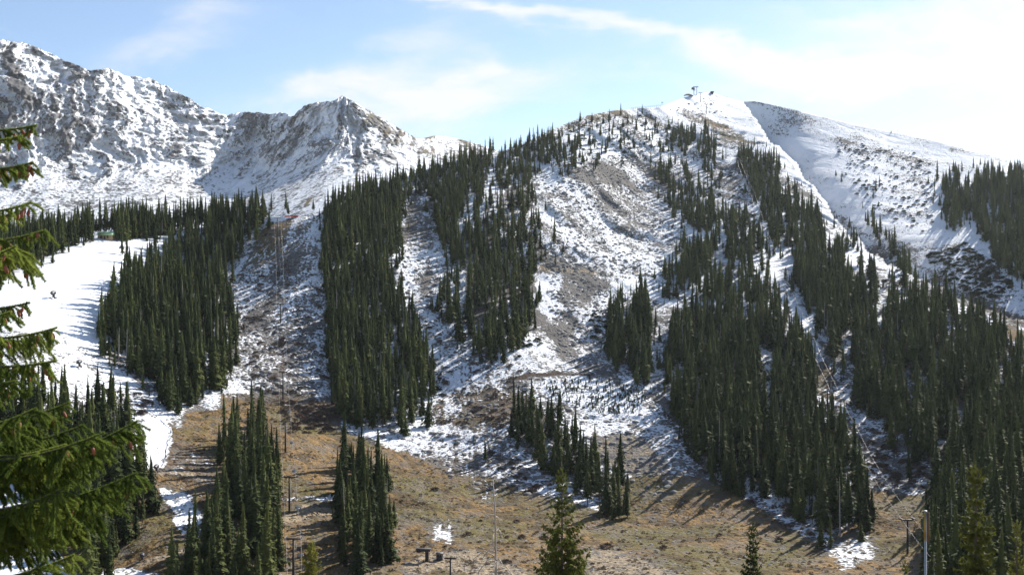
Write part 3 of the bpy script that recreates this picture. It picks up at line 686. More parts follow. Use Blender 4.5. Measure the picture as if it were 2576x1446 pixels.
# outline of each stand (foot of its trees, 2576 px copy), spacing in metres, mean height in metres
STANDS = [
    ('slope_left', [(660, 560), (640, 600), (600, 640), (558, 690), (562, 760), (590, 820), (586, 900), (560, 965), (430, 1032), (380, 965), (300, 915), (250, 870), (275, 800), (330, 730), (400, 680), (470, 620), (560, 565)], 4.3, 18),
    ('bench', [(20, 690), (110, 650), (200, 612), (240, 607), (248, 596), (284, 594), (290, 605), (380, 600), (470, 578), (560, 562), (662, 552), (668, 538), (560, 548), (400, 565), (250, 580), (100, 605), (-420, 660), (-420, 720)], 2.5, 15.5),
    ('slope_centre', [(818, 560), (900, 520), (1000, 500), (1008, 600), (960, 690), (1000, 780), (1040, 830), (1085, 975), (1065, 1050), (1000, 1082), (880, 1060), (842, 1000), (832, 900), (822, 700)], 4.2, 17.5),
    ('ridge', [(815, 545), (830, 528), (900, 486), (1000, 456), (1150, 404), (1240, 382), (1225, 430), (1222, 480), (1205, 520), (1150, 560), (1110, 600), (1098, 560), (1085, 500), (1080, 474), (1010, 520), (1000, 560), (900, 560)], 3.5, 12),
    ('ridge', [(1090, 500), (1160, 520), (1160, 560), (1142, 600), (1150, 650), (1112, 630)], 4.4, 13.5),
    ('ridge', [(1262, 385), (1390, 342), (1420, 380), (1360, 430), (1310, 480), (1260, 470), (1245, 440)], 4.2, 12),
    ('scree_left', [(1240, 500), (1330, 490), (1388, 580), (1396, 640), (1345, 640), (1300, 560), (1240, 560), (1180, 620), (1170, 590)], 7.6, 15),
    ('scree_left', [(1170, 600), (1240, 570), (1300, 580), (1350, 690), (1342, 790), (1310, 870), (1270, 898), (1210, 908), (1188, 845), (1160, 862), (1105, 800), (1100, 765), (1140, 725), (1140, 640)], 5.8, 17),
    ('scree_foot', [(1545, 800), (1590, 755), (1640, 820), (1658, 958), (1612, 966), (1582, 905), (1548, 926), (1535, 875)], 5.0, 20),
    ('lift_west', [(1700, 330), (1740, 332), (1790, 362), (1800, 408), (1760, 398), (1690, 362)], 5.0, 15),
    ('lift_west', [(1655, 425), (1700, 400), (1735, 470), (1765, 560), (1790, 650), (1740, 690), (1700, 610), (1690, 530), (1665, 470)], 6.6, 15),
    ('lift_west', [(1740, 430), (1790, 420), (1800, 500), (1760, 520)], 8, 15),
    ('lift_west', [(1720, 560), (1800, 520), (1880, 560), (1912, 640), (1950, 745), (1920, 805), (1830, 790), (1760, 745), (1722, 700), (1740, 640)], 5.8, 16.5),
    ('lift_west', [(1665, 690), (1720, 690), (1720, 740), (1680, 750)], 6, 15),
    ('lift_west', [(1690, 830), (1760, 800), (1850, 830), (1950, 800), (2005, 850), (2028, 910), (2045, 1010), (2105, 1110), (2145, 1190), (2180, 1300), (2165, 1347), (2070, 1362), (1950, 1238), (1840, 1228), (1760, 1165), (1700, 1065), (1690, 950)], 4.4, 18),
    ('lift_east', [(1850, 408), (1905, 372), (1960, 432), (2010, 500), (2080, 570), (2160, 612), (2112, 632), (2130, 700), (2100, 800), (2040, 790), (1965, 640), (1915, 520)], 4.6, 15),
    ('lift_east', [(2130, 720), (2250, 742), (2350, 782), (2420, 805), (2500, 870), (2576, 925), (3050, 1080), (3050, 1180), (2400, 1180), (2300, 1140), (2240, 1075), (2135, 985), (2095, 920), (2050, 810)], 4.4, 18),
    ('lift_east', [(2490, 1225), (3050, 1170), (3050, 1640), (2345, 1640), (2350, 1420), (2345, 1320), (2405, 1275)], 5.0, 20),
    ('bowl_edge', [(2355, 440), (2402, 436), (2420, 520), (2442, 590), (2420, 598), (2380, 545)], 5, 16),
    ('bowl_edge', [(2415, 470), (2455, 490), (2458, 556), (2430, 545)], 6, 19),
    ('bowl_edge', [(2440, 430), (2576, 448), (3050, 600), (3050, 960), (2576, 730), (2510, 650), (2470, 560)], 5, 17),
    ('bowl_rib', [(2170, 548), (2200, 552), (2260, 640), (2312, 692), (2290, 702), (2235, 640)], 7, 15),
    ('bowl_rib', [(2100, 440), (2125, 440), (2125, 465), (2100, 465)], 12, 12),
    ('bowl_rib', [(2195, 470), (2215, 470), (2215, 520), (2195, 520)], 12, 13),
    ('treeline', [(1390, 345), (1500, 300), (1600, 285), (1700, 328), (1680, 380), (1560, 362), (1520, 420), (1400, 446), (1370, 400)], 9.5, 10),
    ('treeline', [(1400, 370), (1480, 350), (1460, 420), (1400, 440)], 6.5, 11),
    ('treeline', [(1560, 350), (1620, 370), (1610, 380), (1560, 365)], 8, 10),
    ('treeline', [(2240, 330), (2260, 336), (2256, 340), (2236, 335)], 9, 3),
    ('ski_run', [(570, 1150), (640, 1080), (682, 1180), (682, 1446), (660, 1500), (440, 1500), (505, 1430), (560, 1330), (590, 1240)], 4.6, 19),
    ('valley_centre', [(848, 1180), (900, 1190), (960, 1240), (976, 1330), (960, 1402), (900, 1428), (868, 1395), (858, 1280)], 4.2, 18),
    ('rubble_foot', [(1293, 1060), (1340, 1050), (1400, 1080), (1440, 1140), (1500, 1180), (1560, 1232), (1572, 1284), (1530, 1292), (1480, 1242), (1420, 1212), (1380, 1182), (1330, 1135), (1300, 1100)], 4.8, 17),
    ('snow_left', [(-400, 1015), (120, 1032), (180, 1062), (280, 1092), (330, 1172), (366, 1240), (352, 1312), (290, 1372), (270, 1446), (225, 1455), (195, 1362), (170, 1250), (20, 1150), (-400, 1130)], 4.4, 19),
    ('behind_crest', [(672, 540), (812, 532), (800, 526), (700, 530)], 9, 9),
    ('valley_centre', [(1212, 1158), (1230, 1158), (1230, 1166), (1212, 1166)], 20, 9),
    ('lift_east', [(2230, 1110), (2330, 1170), (2320, 1235), (2280, 1240)], 14, 15),
    ('slope_centre', [(990, 650), (1030, 660), (1010, 690), (985, 690)], 9, 11),
    ('bench', [(300, 640), (400, 620), (410, 640), (300, 670)], 13, 15),
    ('upper_rib', [(1960, 620), (2060, 700), (2120, 720), (2060, 780), (2000, 700)], 6, 17),
    ('upper_rib', [(2380, 770), (2430, 790), (2490, 835), (2420, 850)], 8, 16),
    ('upper_rib', [(2150, 660), (2330, 740), (2380, 790), (2150, 760)], 13, 15),
]
STAND_LABEL = {
    'slope_left': 'dark green spruce in the stand between the white ski run and the chairlift slope',
    'bench': 'dark green spruce in the row along the top of the white ski run',
    'slope_centre': 'dark green spruce in the long stand just right of the chairlift slope',
    'ridge': 'dark green spruce in the forest along the ridge below the sky',
    'scree_left': 'dark green spruce in the open stand at the left edge of the scree bowl',
    'scree_foot': 'dark green spruce in the narrow clump beside the grey chute below the scree',
    'lift_west': 'dark green spruce in the big forest left of the overgrown upper lift cut',
    'lift_east': 'dark green spruce in the big forest right of the overgrown upper lift cut',
    'bowl_edge': 'dark green spruce on the shaded snow bowl at the right edge',
    'bowl_rib': 'dark green spruce scattered low on the shaded snow bowl',
    'treeline': 'small dark spruce scattered in the snow below the summit',
    'ski_run': 'dark green spruce in the lower stand between snow strip and lowest lift towers',
    'valley_centre': 'dark green spruce in the small stand right of the lowest lift towers',
    'rubble_foot': 'dark green spruce in the slanting stand at the foot of the snowy rubble',
    'snow_left': 'dark green spruce in the stand behind the branches of the cone bearing spruce',
    'behind_crest': 'small dark spruce behind the brown crest of the chairlift slope',
    'upper_rib': 'dark green spruce on the rib between upper lift cut and shaded bowl',
}


def hut_gap(q): return (q[:, 0] > 234) & (q[:, 0] < 294) & (q[:, 1] > 586) & (q[:, 1] < 730)


def fill_stand(poly, spacing, patchy=True, wob_px=26):
    p = np.array(poly, float); lo, hi = p.min(0), p.max(0)
    area = (hi - lo).prod()
    n = int(area * 1.4) + 60
    q = lo + rng.random((n, 2)) * (hi - lo)
    wob = fbm(q[:, 0] / 26, q[:, 1] / 34, 3, .55, 88) * wob_px
    q = q[poly_sd(q[:, 0], q[:, 1], p) + wob * (spacing < 11) > 0]
    if not len(q): return q, np.zeros((0, 3))
    q = q[~hut_gap(q) & ((fbm(q[:, 0] / 55, q[:, 1] / 75, 3, .55, 97) > (-.24 if patchy else -.5)) | (spacing > 8))]
    W = at(q[:, 0] * K, q[:, 1] * K); cell = {}; keep = []
    for i in range(len(q)):
        x, y = W[i, 0], W[i, 1]; s = spacing * (0.8 + 0.6 * rng.random()); cx, cy = int(x // 9), int(y // 9); ok = True
        rr = int(s // 9) + 1
        for a in range(cx - rr, cx + rr + 1):
            for b in range(cy - rr, cy + rr + 1):
                for (x2, y2) in cell.get((a, b), ()):
                    if (x - x2) ** 2 + (y - y2) ** 2 < s * s: ok = False; break
                if not ok: break
            if not ok: break
        if ok: cell.setdefault((cx, cy), []).append((x, y)); keep.append(i)
    return q[keep], W[keep]


TREES = []                                        # stand, foot, scale, variant, turn
for name, poly, spacing, h in STANDS:
    q, W = fill_stand(poly, spacing, name not in ('ridge', 'slope_left', 'slope_centre', 'bench', 'bowl_edge'), 2 if name == 'bench' and spacing < 8 else 10 if name == 'ridge' else 26)
    for w in W:
        young = rng.random()
        hh = 1.0 * h * (rng.uniform(.3, .8) if young < .34 else rng.uniform(.8, 1.28))
        var = int(rng.integers(0, 7)) if rng.random() > .05 else -1 - int(rng.integers(0, 2))
        TREES.append((name, w, hh / 20.0, var, rng.uniform(0, 6.28)))

# stragglers round the stands: smaller trees thinning out into the open
for name, poly, spacing, h in STANDS:
    if spacing > 8: continue
    p = np.array(poly, float); lo, hi = p.min(0) - 30, p.max(0) + 30; q = lo + rng.random((int((hi - lo).prod() / 210), 2)) * (hi - lo)
    sd = poly_sd(q[:, 0], q[:, 1], p); q = q[(sd < 0) & (sd > -28 * rng.random(len(q)) ** 1.5) & (q[:, 1] > sky1(q[:, 0] * K) / K + 6)]
    q = q[~hut_gap(q)]
    for w in at(q[:, 0] * K, q[:, 1] * K): TREES.append((name, w, h / 20 * rng.uniform(.15, .8), int(rng.integers(0, 7)), rng.uniform(0, 6.28)))

# which of them show largest: paint them back to front and count what stays visible
order = sorted(range(len(TREES)), key=lambda i: -TREES[i][1][1])
idb = np.full((574, 1024), -1, np.int32)
for i in order:
    st, w, s, var, _ = TREES[i]
    if var < 0: continue
    u = 512 + w[0] / w[1] * FPX; vb = 287 - w[2] / w[1] * FPX; hp = 20 * s / w[1] * FPX; wp = 1.7 * s / w[1] * FPX
    for y in range(max(0, int(vb - hp)), min(574, int(vb) + 1)):
        f = min(1, (y - (vb - hp)) / hp * 1.25); a, b = int(u - wp * f), int(u + wp * f + 1)
        if b > 0 and a < 1024: idb[y, max(a, 0):min(b, 1024)] = i
cnt = np.bincount(idb[idb >= 0], minlength=len(TREES))
single = set(np.argsort(-cnt)[:300].tolist())
print('trees', len(TREES), 'largest', sorted(cnt)[-1], 'smallest single', sorted(cnt)[-300])


def one_tree(st, w, s, var, turn):
    t = empty('spruce_tree', (w[0], w[1], w[2]), turn, 1.0); k = random.uniform(.8, 1.25); t.scale = (s * k, s * k, s); t.rotation_euler = (random.gauss(0, .018), random.gauss(0, .018), turn)
    tag(t, STAND_LABEL[st], 'tree', 'spruces: ' + STAND_LABEL[st].split(' in the ')[-1].split(' on the ')[-1])
    link('crown', VARIANTS[var][0], t); link('trunk', VARIANTS[var][1], t)
    return t


for i in sorted(single): one_tree(*TREES[i])


def scatter_object(name, label, cat, pts, scl, turn, which, sources, tilt=None):
    """one object that carries many copies of the source meshes (geometry nodes)"""
    me = bpy.data.meshes.new(name); me.vertices.add(len(pts)); me.vertices.foreach_set('co', np.asarray(pts, np.float32).ravel())
    for nm, tp, arr, key in (('pick', 'INT', which, 'value'), ('size', 'FLOAT_VECTOR', scl, 'vector'), ('turn', 'FLOAT_VECTOR', turn, 'vector')):
        a = me.attributes.new(nm, tp, 'POINT'); a.data.foreach_set(key, np.asarray(arr, np.int32 if tp == 'INT' else np.float32).ravel())
    o = link(name, me)
    ng = bpy.data.node_groups.new(name, 'GeometryNodeTree')
    ng.interface.new_socket('Geometry', in_out='INPUT', socket_type='NodeSocketGeometry'); ng.interface.new_socket('Geometry', in_out='OUTPUT', socket_type='NodeSocketGeometry')
    N, L = ng.nodes, ng.links; gi = N.new('NodeGroupInput'); go = N.new('NodeGroupOutput'); join = N.new('GeometryNodeJoinGeometry')

    def attr(nm, tp):
        n = N.new('GeometryNodeInputNamedAttribute'); n.data_type = tp; n.inputs['Name'].default_value = nm; return n.outputs[0]
    pk, sz, tn = attr('pick', 'INT'), attr('size', 'FLOAT_VECTOR'), attr('turn', 'FLOAT_VECTOR')
    for k, src in enumerate(sources):
        cmp = N.new('FunctionNodeCompare'); cmp.data_type = 'INT'; cmp.operation = 'EQUAL'; L.new(pk, cmp.inputs[2]); cmp.inputs[3].default_value = k
        for so in src:
            oi = N.new('GeometryNodeObjectInfo'); oi.inputs['Object'].default_value = so; oi.transform_space = 'ORIGINAL'; oi.inputs['As Instance'].default_value = True
            ip = N.new('GeometryNodeInstanceOnPoints'); L.new(gi.outputs[0], ip.inputs['Points']); L.new(cmp.outputs[0], ip.inputs['Selection']); L.new(oi.outputs['Geometry'], ip.inputs['Instance'])
            L.new(tn, ip.inputs['Rotation']); L.new(sz, ip.inputs['Scale']); L.new(ip.outputs[0], join.inputs[0])
    L.new(join.outputs[0], go.inputs[0])
    md = o.modifiers.new('copies', 'NODES'); md.node_group = ng
    return tag(o, label, cat, kind='stuff')


# a crown and a trunk of each kind that stands in the scene serve the rest of the wood
src = {}
for o in list(COL.objects):
    if o.type == 'MESH' and o.parent and o.parent.name.startswith('spruce_tree'):
        for k, (c, t) in enumerate(VARIANTS):
            if o.data == c: src.setdefault(k, [None, None])[0] = o
            if o.data == t: src.setdefault(k, [None, None])[1] = o
dead = [i for i, t in enumerate(TREES) if t[3] < 0]
dead.sort(key=lambda i: -TREES[i][2] / TREES[i][1][1])
snag_src = {}
for i in dead[:40]:
    st, w, s, var, turn = TREES[i]
    o = link('dead_tree', SNAGS[-1 - var]); o.location = w; o.rotation_euler = (0, 0, turn); o.scale = (s,) * 3
    tag(o, 'bare grey standing trunk among the green spruces of the slope', 'tree', 'bare grey trunks among the spruces')
    snag_src[-1 - var] = o
rest = [i for i in range(len(TREES)) if i not in single and i not in set(dead[:40])]
A = [TREES[i] for i in rest]
sz = np.array([[t[2] * rng.uniform(.8, 1.25)] * 2 + [t[2]] for t in A])
scatter_object('conifer_forest', 'dense dark spruce forest covering the mountain slope', 'forest', [t[1] for t in A], sz, [(rng.normal() * .018, rng.normal() * .018, t[4]) for t in A],
               [t[3] if t[3] >= 0 else 6 - t[3] for t in A], [src[k] for k in range(7)] + [[snag_src[0]], [snag_src[1]]])


# ------------------------------------------------------------------ rocks, willow brush and krummholz
def rock_mesh(seed):
    r = np.random.default_rng(seed); bm = bmesh.new(); bmesh.ops.create_icosphere(bm, subdivisions=2, radius=1.0)
    ax = r.normal(size=(7, 3)); ax /= np.linalg.norm(ax, axis=1, keepdims=True); d = r.uniform(.55, .85, 7)
    for v in bm.verts:
        c = np.array(v.co)
        for a, k in zip(ax, d):
            e = c @ a - k
            if e > 0: c = c - a * e * .9
        v.co = c * np.array([1, .8, .62])
    me = bpy.data.meshes.new('boulder'); bm.to_mesh(me); bm.free(); me.materials.append(M['rock']); return me


def bush_mesh(seed, mat, n=190, flat=.75, spike=.6):
    r = np.random.default_rng(seed); V, T = [], []
    for i in range(n):
        a = r.uniform(0, 6.28); h = r.uniform(0, 1) ** .7; rad = math.sqrt(max(0, 1 - h * h)) * r.uniform(.35, 1.0)
        c = np.array([math.cos(a) * rad, math.sin(a) * rad, h * flat]); d = c / (np.linalg.norm(c) + .1) + r.normal(size=3) * .5; d[2] = abs(d[2]) + .2
        d *= spike * r.uniform(.5, 1) / np.linalg.norm(d); s = np.cross(d, r.normal(size=3)); s *= (.05 if mat is M['brush'] else .12) / (np.linalg.norm(s) + 1e-6) * r.uniform(.7, 1.6)
        k = len(V); V += [c - s - d * .3, c + s - d * .3, c + d * .7]; T.append([k, k + 1, k + 2])
    return mesh_from('bush', V, [np.array(T)], mat)


ROCKS = [rock_mesh(i) for i in range(4)]
WILLOWS = [bush_mesh(i, M['brush']) for i in range(3)]
KRUMM = [bush_mesh(10 + i, M['evergreen'], 170, .8, .4) for i in range(3)]


def sprinkle(poly, n):
    p = np.array(poly, float); lo, hi = p.min(0), p.max(0); q = lo + rng.random((n, 2)) * (hi - lo)
    q = q[poly_sd(q[:, 0], q[:, 1], p) > 0]; return at(q[:, 0] * K, q[:, 1] * K)


def scatter_kind(name, label, cat, single_label, single_group, meshes, areas, n_single, smin, smax, sink, part_name=None, squash=(1, 1, 1)):
    parts = [sprinkle(a[0], a[1]) for a in areas]; pts = np.concatenate(parts); n = len(pts)
    s = (smin + (smax - smin) * rng.random(n) ** 3.0) * np.concatenate([np.full(len(p), a[2] if len(a) > 2 else 1.0) for p, a in zip(parts, areas)]); pts = pts - np.array([0, 0, 1]) * (s * sink)[:, None]
    turn = rng.random(n) * 6.28; pick = rng.integers(0, len(meshes), n)
    inview = (np.abs(pts[:, 0] / pts[:, 1]) < .5) & (pts[:, 2] / pts[:, 1] > -.285)
    big = [i for i in np.argsort(-s / pts[:, 1] * inview)[:n_single]]
    srcs = {}
    for i in big:
        o = link(name.split('_field')[0], meshes[pick[i]]); o.location = pts[i]; o.rotation_euler = (0, 0, turn[i]); o.scale = [s[i] * k for k in squash]
        tag(o, single_label, cat, single_group); srcs[int(pick[i])] = o
    rest_i = np.array([i for i in range(n) if i not in set(big)])
    ks = sorted(srcs); remap = np.array([ks.index(k) if k in ks else 0 for k in pick[rest_i]])
    scatter_object(name, label, cat, pts[rest_i], s[rest_i, None] * np.array([squash]), [(0, 0, t) for t in turn[rest_i]], remap, [[srcs[k]] for k in ks])


SCREE = [(1330, 440), (1420, 400), (1560, 390), (1680, 430), (1730, 560), (1720, 690), (1560, 700), (1360, 680), (1395, 560)]
scatter_kind('boulder_field', 'grey talus stones lying over the snowy slopes and golden valley floor', 'rocks', 'grey boulder lying on the open slope', 'boulders lying on the open slope', ROCKS,
             [(SCREE, 5200), ([(1370, 690), (1560, 700), (1500, 910), (1400, 890)], 1300), ([(1000, 480), (1090, 480), (1140, 690), (1220, 910), (1080, 950), (990, 760)], 1700),
              ([(560, 700), (820, 600), (840, 1000), (600, 980)], 1100), ([(880, 1060), (1200, 960), (1500, 930), (1700, 1000), (1850, 1220), (1500, 1260), (1200, 1230)], 3000),
              ([(400, 1200), (900, 1100), (1400, 1240), (1950, 1260), (2350, 1260), (2350, 1446), (300, 1446)], 3400, .38), ([(2100, 610), (2250, 690), (2400, 800), (2200, 740)], 700),
              ([(2080, 1010), (2380, 1190), (2390, 1240), (2180, 1230)], 900), ([(1680, 270), (1790, 240), (1900, 400), (1750, 400)], 600), ([(1915, 262), (2080, 298), (1990, 318)], 260)],
             60, .25, 2.0, .25)
scatter_kind('willow_bush_field', 'low dark brown leafless willow brush on the lower slopes', 'shrubs', 'dark brown leafless willow bush on the lower slope', 'brown willow bushes on the lower slope', WILLOWS,
             [([(570, 700), (830, 620), (840, 1000), (600, 980)], 420), ([(700, 1010), (860, 1010), (880, 1090), (720, 1090)], 160), ([(760, 1020), (830, 1020), (840, 1080), (770, 1080)], 80),
              ([(1090, 900), (1340, 920), (1300, 1080), (1100, 1060)], 260), ([(1640, 1000), (1720, 1080), (1880, 1230), (1780, 1210)], 420), ([(1210, 1120), (1530, 1250), (1300, 1240)], 300),
              ([(1100, 1200), (1500, 1290), (2000, 1300), (1950, 1446), (1000, 1446)], 60), ([(250, 970), (380, 1000), (420, 1050), (300, 1050)], 110), ([(2100, 1020), (2390, 1190), (2390, 1240), (2160, 1220)], 420),
              ([(1000, 720), (1090, 730), (1200, 900), (1060, 900)], 150), ([(1840, 1220), (2000, 1260), (2060, 1360), (1900, 1300)], 160)],
             80, .4, 2.0, .05, squash=(1.25, 1.0, .8))
scatter_kind('krummholz_field', 'low dark evergreen scrub speckling the snow high on the mountain', 'shrubs', 'low dark evergreen bush on the high snow', 'dark evergreen bushes on the high snow', KRUMM,
             [([(2100, 350), (2340, 390), (2350, 590), (2240, 560), (2130, 470)], 800), ([(2330, 640), (2430, 612), (2500, 660), (2550, 720), (2480, 760), (2370, 700)], 1100, 1.3), ([(2170, 550), (2310, 690), (2260, 690), (2180, 600)], 110),
              ([(1390, 345), (1500, 298), (1650, 288), (1710, 330), (1680, 390), (1430, 440)], 480), ([(1810, 480), (1900, 540), (1920, 600), (1830, 560)], 110), ([(1690, 440), (1850, 430), (1900, 560), (1720, 560)], 170),
              ([(1480, 770), (1545, 800), (1530, 880), (1490, 850)], 90), ([(1290, 850), (1400, 860), (1300, 900)], 40), ([(1060, 960), (1110, 930), (1110, 990)], 30),               ([(1100, 600), (1240, 700), (1340, 800), (1300, 500)], 130), ([(2150, 690), (2380, 790), (2560, 860), (2440, 790), (2300, 690)], 160)],
             70, .4, 2.4, .1, squash=(1.1, 1.0, .9))
TUFTS = [bush_mesh(20 + i, simple('dry_tuft', (0.20, 0.135, 0.06), .9, 0, .4, 2), 60, .7, .55) for i in range(2)]
pts = np.concatenate([sprinkle(p, n) for p, n in [([(400, 1100), (560, 1000), (860, 1090), (1400, 1240), (1950, 1260), (2350, 1250), (2350, 1500), (250, 1500)], 9000), ([(880, 1060), (1200, 960), (1340, 980), (1500, 1260), (1200, 1230)], 1500), ([(570, 990), (850, 1000), (860, 1080), (600, 1060)], 700)]])
ts = .18 + .5 * rng.random(len(pts)) ** 2.5; tsrc = []
for i in range(2):
    o = tag(link('grass_tuft', TUFTS[i]), 'dry brown grass tuft on the golden valley floor', 'grass', 'dry grass tufts on the valley floor'); o.location = pts[i]; o.scale = (.8,) * 3; tsrc.append([o])
scatter_object('grass_tufts', 'dry brown tufts of grass scattered over the golden valley floor', 'grass', pts[2:], ts[2:, None] * np.array([[1.2, 1.2, .8]]), [(0, 0, t) for t in rng.random(len(pts) - 2) * 6.28], rng.integers(0, 2, len(pts) - 2), tsrc)
# young planted conifers on the snowy terrace
q = sprinkle([(1350, 960), (1500, 948), (1640, 978), (1605, 1042), (1530, 1046), (1400, 1010)], 900); nq = len(q); hs = rng.uniform(.04, .09, nq) * (1 + (rng.random(nq) < .08) * .9)
scatter_object('young_conifers', 'hundreds of tiny dark young conifers dotting the flat snowy terrace', 'saplings', q, np.stack([hs * 1.5, hs * 1.5, hs], 1), [(0, 0, t) for t in rng.random(nq) * 6.28], rng.integers(0, 4, nq), [[src[k][0]] for k in range(4)])


# ------------------------------------------------------------------ foreground spruces
def whorled_spruce(seed, H, Rm, whorls, per, power=.8, droop=.25, up=.3, spray=16, gap=0.0, core=1.0):
    """open-grown spruce: single curved branches, each hung with short sprays; returns crown and a branch-and-trunk builder"""
    r = np.random.default_rng(seed); V, T = [], []; wood = MB()
    n = 9; pts = [(0, 0, -1.0 + (H + 1.0) * i / n) for i in range(n + 1)]; wood.tube(pts, [H * .011 * (1 - i / n) ** .85 + .015 for i in range(n + 1)], 8)

    def blade(c, d, w):
        s = np.cross(d, r.normal(size=3)); s *= w / (np.linalg.norm(s) + 1e-9); k = len(V); V.extend([c - s, c + s, c + d]); T.append([k, k + 1, k + 2])
    for i in range(whorls):
        t = .12 + .875 * max(0.0, (i + r.uniform(-.25, .25)) / whorls) ** .92; t = min(t, .992); z = H * t
        L0 = Rm * (1.12 * (1 - t)) ** power + .10
        k = max(3, int(per * (.6 + .4 * (1 - t)))); a0 = r.uniform(0, 6.28)
        for j in range(k):
            if r.random() < gap: continue
            a = a0 + 6.283 * (j + r.uniform(-.3, .3)) / k; L = L0 * r.uniform(.55, 1.2); ca, sa = math.cos(a), math.sin(a); side = np.array([-sa, ca, 0])
            dr = droop * r.uniform(.3, 1.4) * (1 - t * .6) - (.5 if t > .93 else 0)
            r2 = r.uniform(.5, 1.3)
            def bp(f): return np.array([ca * L * f, sa * L * f, z + L * (-dr * f + up * f * f * f * r2)])
            if L > .5: wood.tube([tuple(bp(f)) for f in (0, .4, .8)], [.012 + L * .012, .01 + L * .007, .008], 4, False)
            ns = max(5, int(spray * L / Rm * 1.6) + 4)
            for q in range(ns):
                f = r.uniform(.12, 1.0); c = bp(f); sd = 1 if q % 2 else -1
                ln = (.20 + .30 * L * .5) * r.uniform(.5, 1.2) * (1.15 - .6 * f)
                fw = np.array([ca, sa, 0]) * r.uniform(.35, .9); out = fw + side * sd * r.uniform(.3, 1.0); out[2] -= r.uniform(.25, 1.1)
                out /= np.linalg.norm(out); m = 3
                for b in range(m):                 # each spray is a short chain of tufts
                    cc = c + out * ln * (b / m); dd = out + r.normal(size=3) * .35; dd[2] -= .25 * b / m; dd *= ln * .75 / np.linalg.norm(dd); blade(cc, dd, ln * .22 + .03)
            for q in range(3):
                d = bp(1.0) - bp(.8); d = d / np.linalg.norm(d) + r.normal(size=3) * .3; blade(bp(.93), d * .28, .06)
    for q in range(8): blade(np.array([0, 0, H * .985]), np.array([r.normal() * .12, r.normal() * .12, .55]), .05)
    return mesh_from('crown', V, [np.array(T)], None), wood


def foreground_spruce(u, v_top, Y, ground_z, mat, label, seed, **kw):
    X = (u - 512) / FPX * Y; zt = (287 - v_top) / FPX * Y; H = zt - ground_z
    me, wood = whorled_spruce(seed, H, **kw); me.materials.append(mat)
    t = empty('spruce_tree', (X, Y, ground_z), random.uniform(0, 6)); tag(t, label, 'tree')
    link('crown', me, t); wood.build('trunk', M['bark'], t, True)
    return t


gz = lambda Y: float(np.interp(Y, [30, 50, 65, 80, 100, 125], [-16, -27, -34, -40, -47, -54]))
foreground_spruce(562, 468, 80, gz(80), M['needles_mid'], 'olive green spruce with open drooping branches standing alone at the bottom middle', 3, Rm=6.5, whorls=50, per=7, power=1.0, droop=.12, up=.42, spray=60, gap=.12)
foreground_spruce(976, 464, 80, gz(80), M['needles_gold'], 'tall narrow yellow green spruce before the dark forest at the right', 4, Rm=2.7, whorls=64, per=7, power=.62, droop=.35, up=.25, spray=36, gap=.16)
foreground_spruce(312, 541, 92, gz(92), M['needles_gold'], 'small yellow green spruce top right of the lowest lift tower', 5, Rm=3.4, whorls=44, per=8, power=.66, droop=.2, up=.4, spray=34, gap=.1)
foreground_spruce(753, 523, 90, gz(90), M['needles_mid'], 'slim olive spruce top over the golden meadow on the right half', 6, Rm=2.7, whorls=46, per=8, power=.75, droop=.25, up=.35, spray=34, gap=.14)
foreground_spruce(905, 560, 92, gz(92), M['needles_gold'], 'tiny olive spruce tip beside the pole with yellow plates', 7, Rm=2.0, whorls=44, per=6, power=.75, droop=.25, up=.35, spray=16, gap=.14)
foreground_spruce(1017, 520, 95, gz(95), M['needles_gold'], 'olive spruce tip at the far right edge before the dark forest', 8, Rm=1.9, whorls=46, per=6, power=.7, droop=.3, up=.3, spray=16, gap=.14)


def bare_tree():
    r = random.Random(5); Y = 70.0; gzv = -36.0
    base = Vector(((506 - 512) / FPX * Y, Y, gzv)); top = Vector(((493 - 512) / FPX * Y, Y, (287 - 479) / FPX * Y)); H = (top - base).length
    t = empty('dead_tree', base); tag(t, 'thin pale dead conifer without needles leaning slightly left at the bottom middle', 'tree')
    ax = (top - base); mb = MB(); n = 12
    pts = [ax * (i / n) + Vector((r.uniform(-.07, .07), r.uniform(-.05, .05), 0)) * (0 < i < n) for i in range(n + 1)]
    mb.tube(pts, [.17 * (1 - i / n) ** .8 + .028 for i in range(n + 1)], 7); mb.build('trunk', M['dead'], t, True)
    for i in range(58):
        f = r.uniform(.25, .97) if i > 14 else r.uniform(.55, .80); c = ax * f; a = r.uniform(0, 6.28); L = r.uniform(.25, 1.0) if f > .78 else r.uniform(.7, 2.1); d = Vector((math.cos(a), math.sin(a) * .8, 0))
        bb = MB(); p = [c, c + d * L * .45 + Vector((0, 0, L * r.uniform(.0, .25))), c + d * L * .85 - Vector((0, 0, L * r.uniform(.1, .45))), c + d * L * .95 - Vector((0, 0, L * r.uniform(.5, 1.1)))]
        bb.tube(p, [.045, .035, .025, .012], 5, False)
        if L > .8:
            for q in range(3): e = p[1].lerp(p[2], r.random()); bb.tube([e, e + Vector((r.uniform(-.2, .2), r.uniform(-.2, .2), -r.uniform(.2, .7)))], [.018, .008], 4, False)
        bb.build('branch', M['dead'], t)


bare_tree()


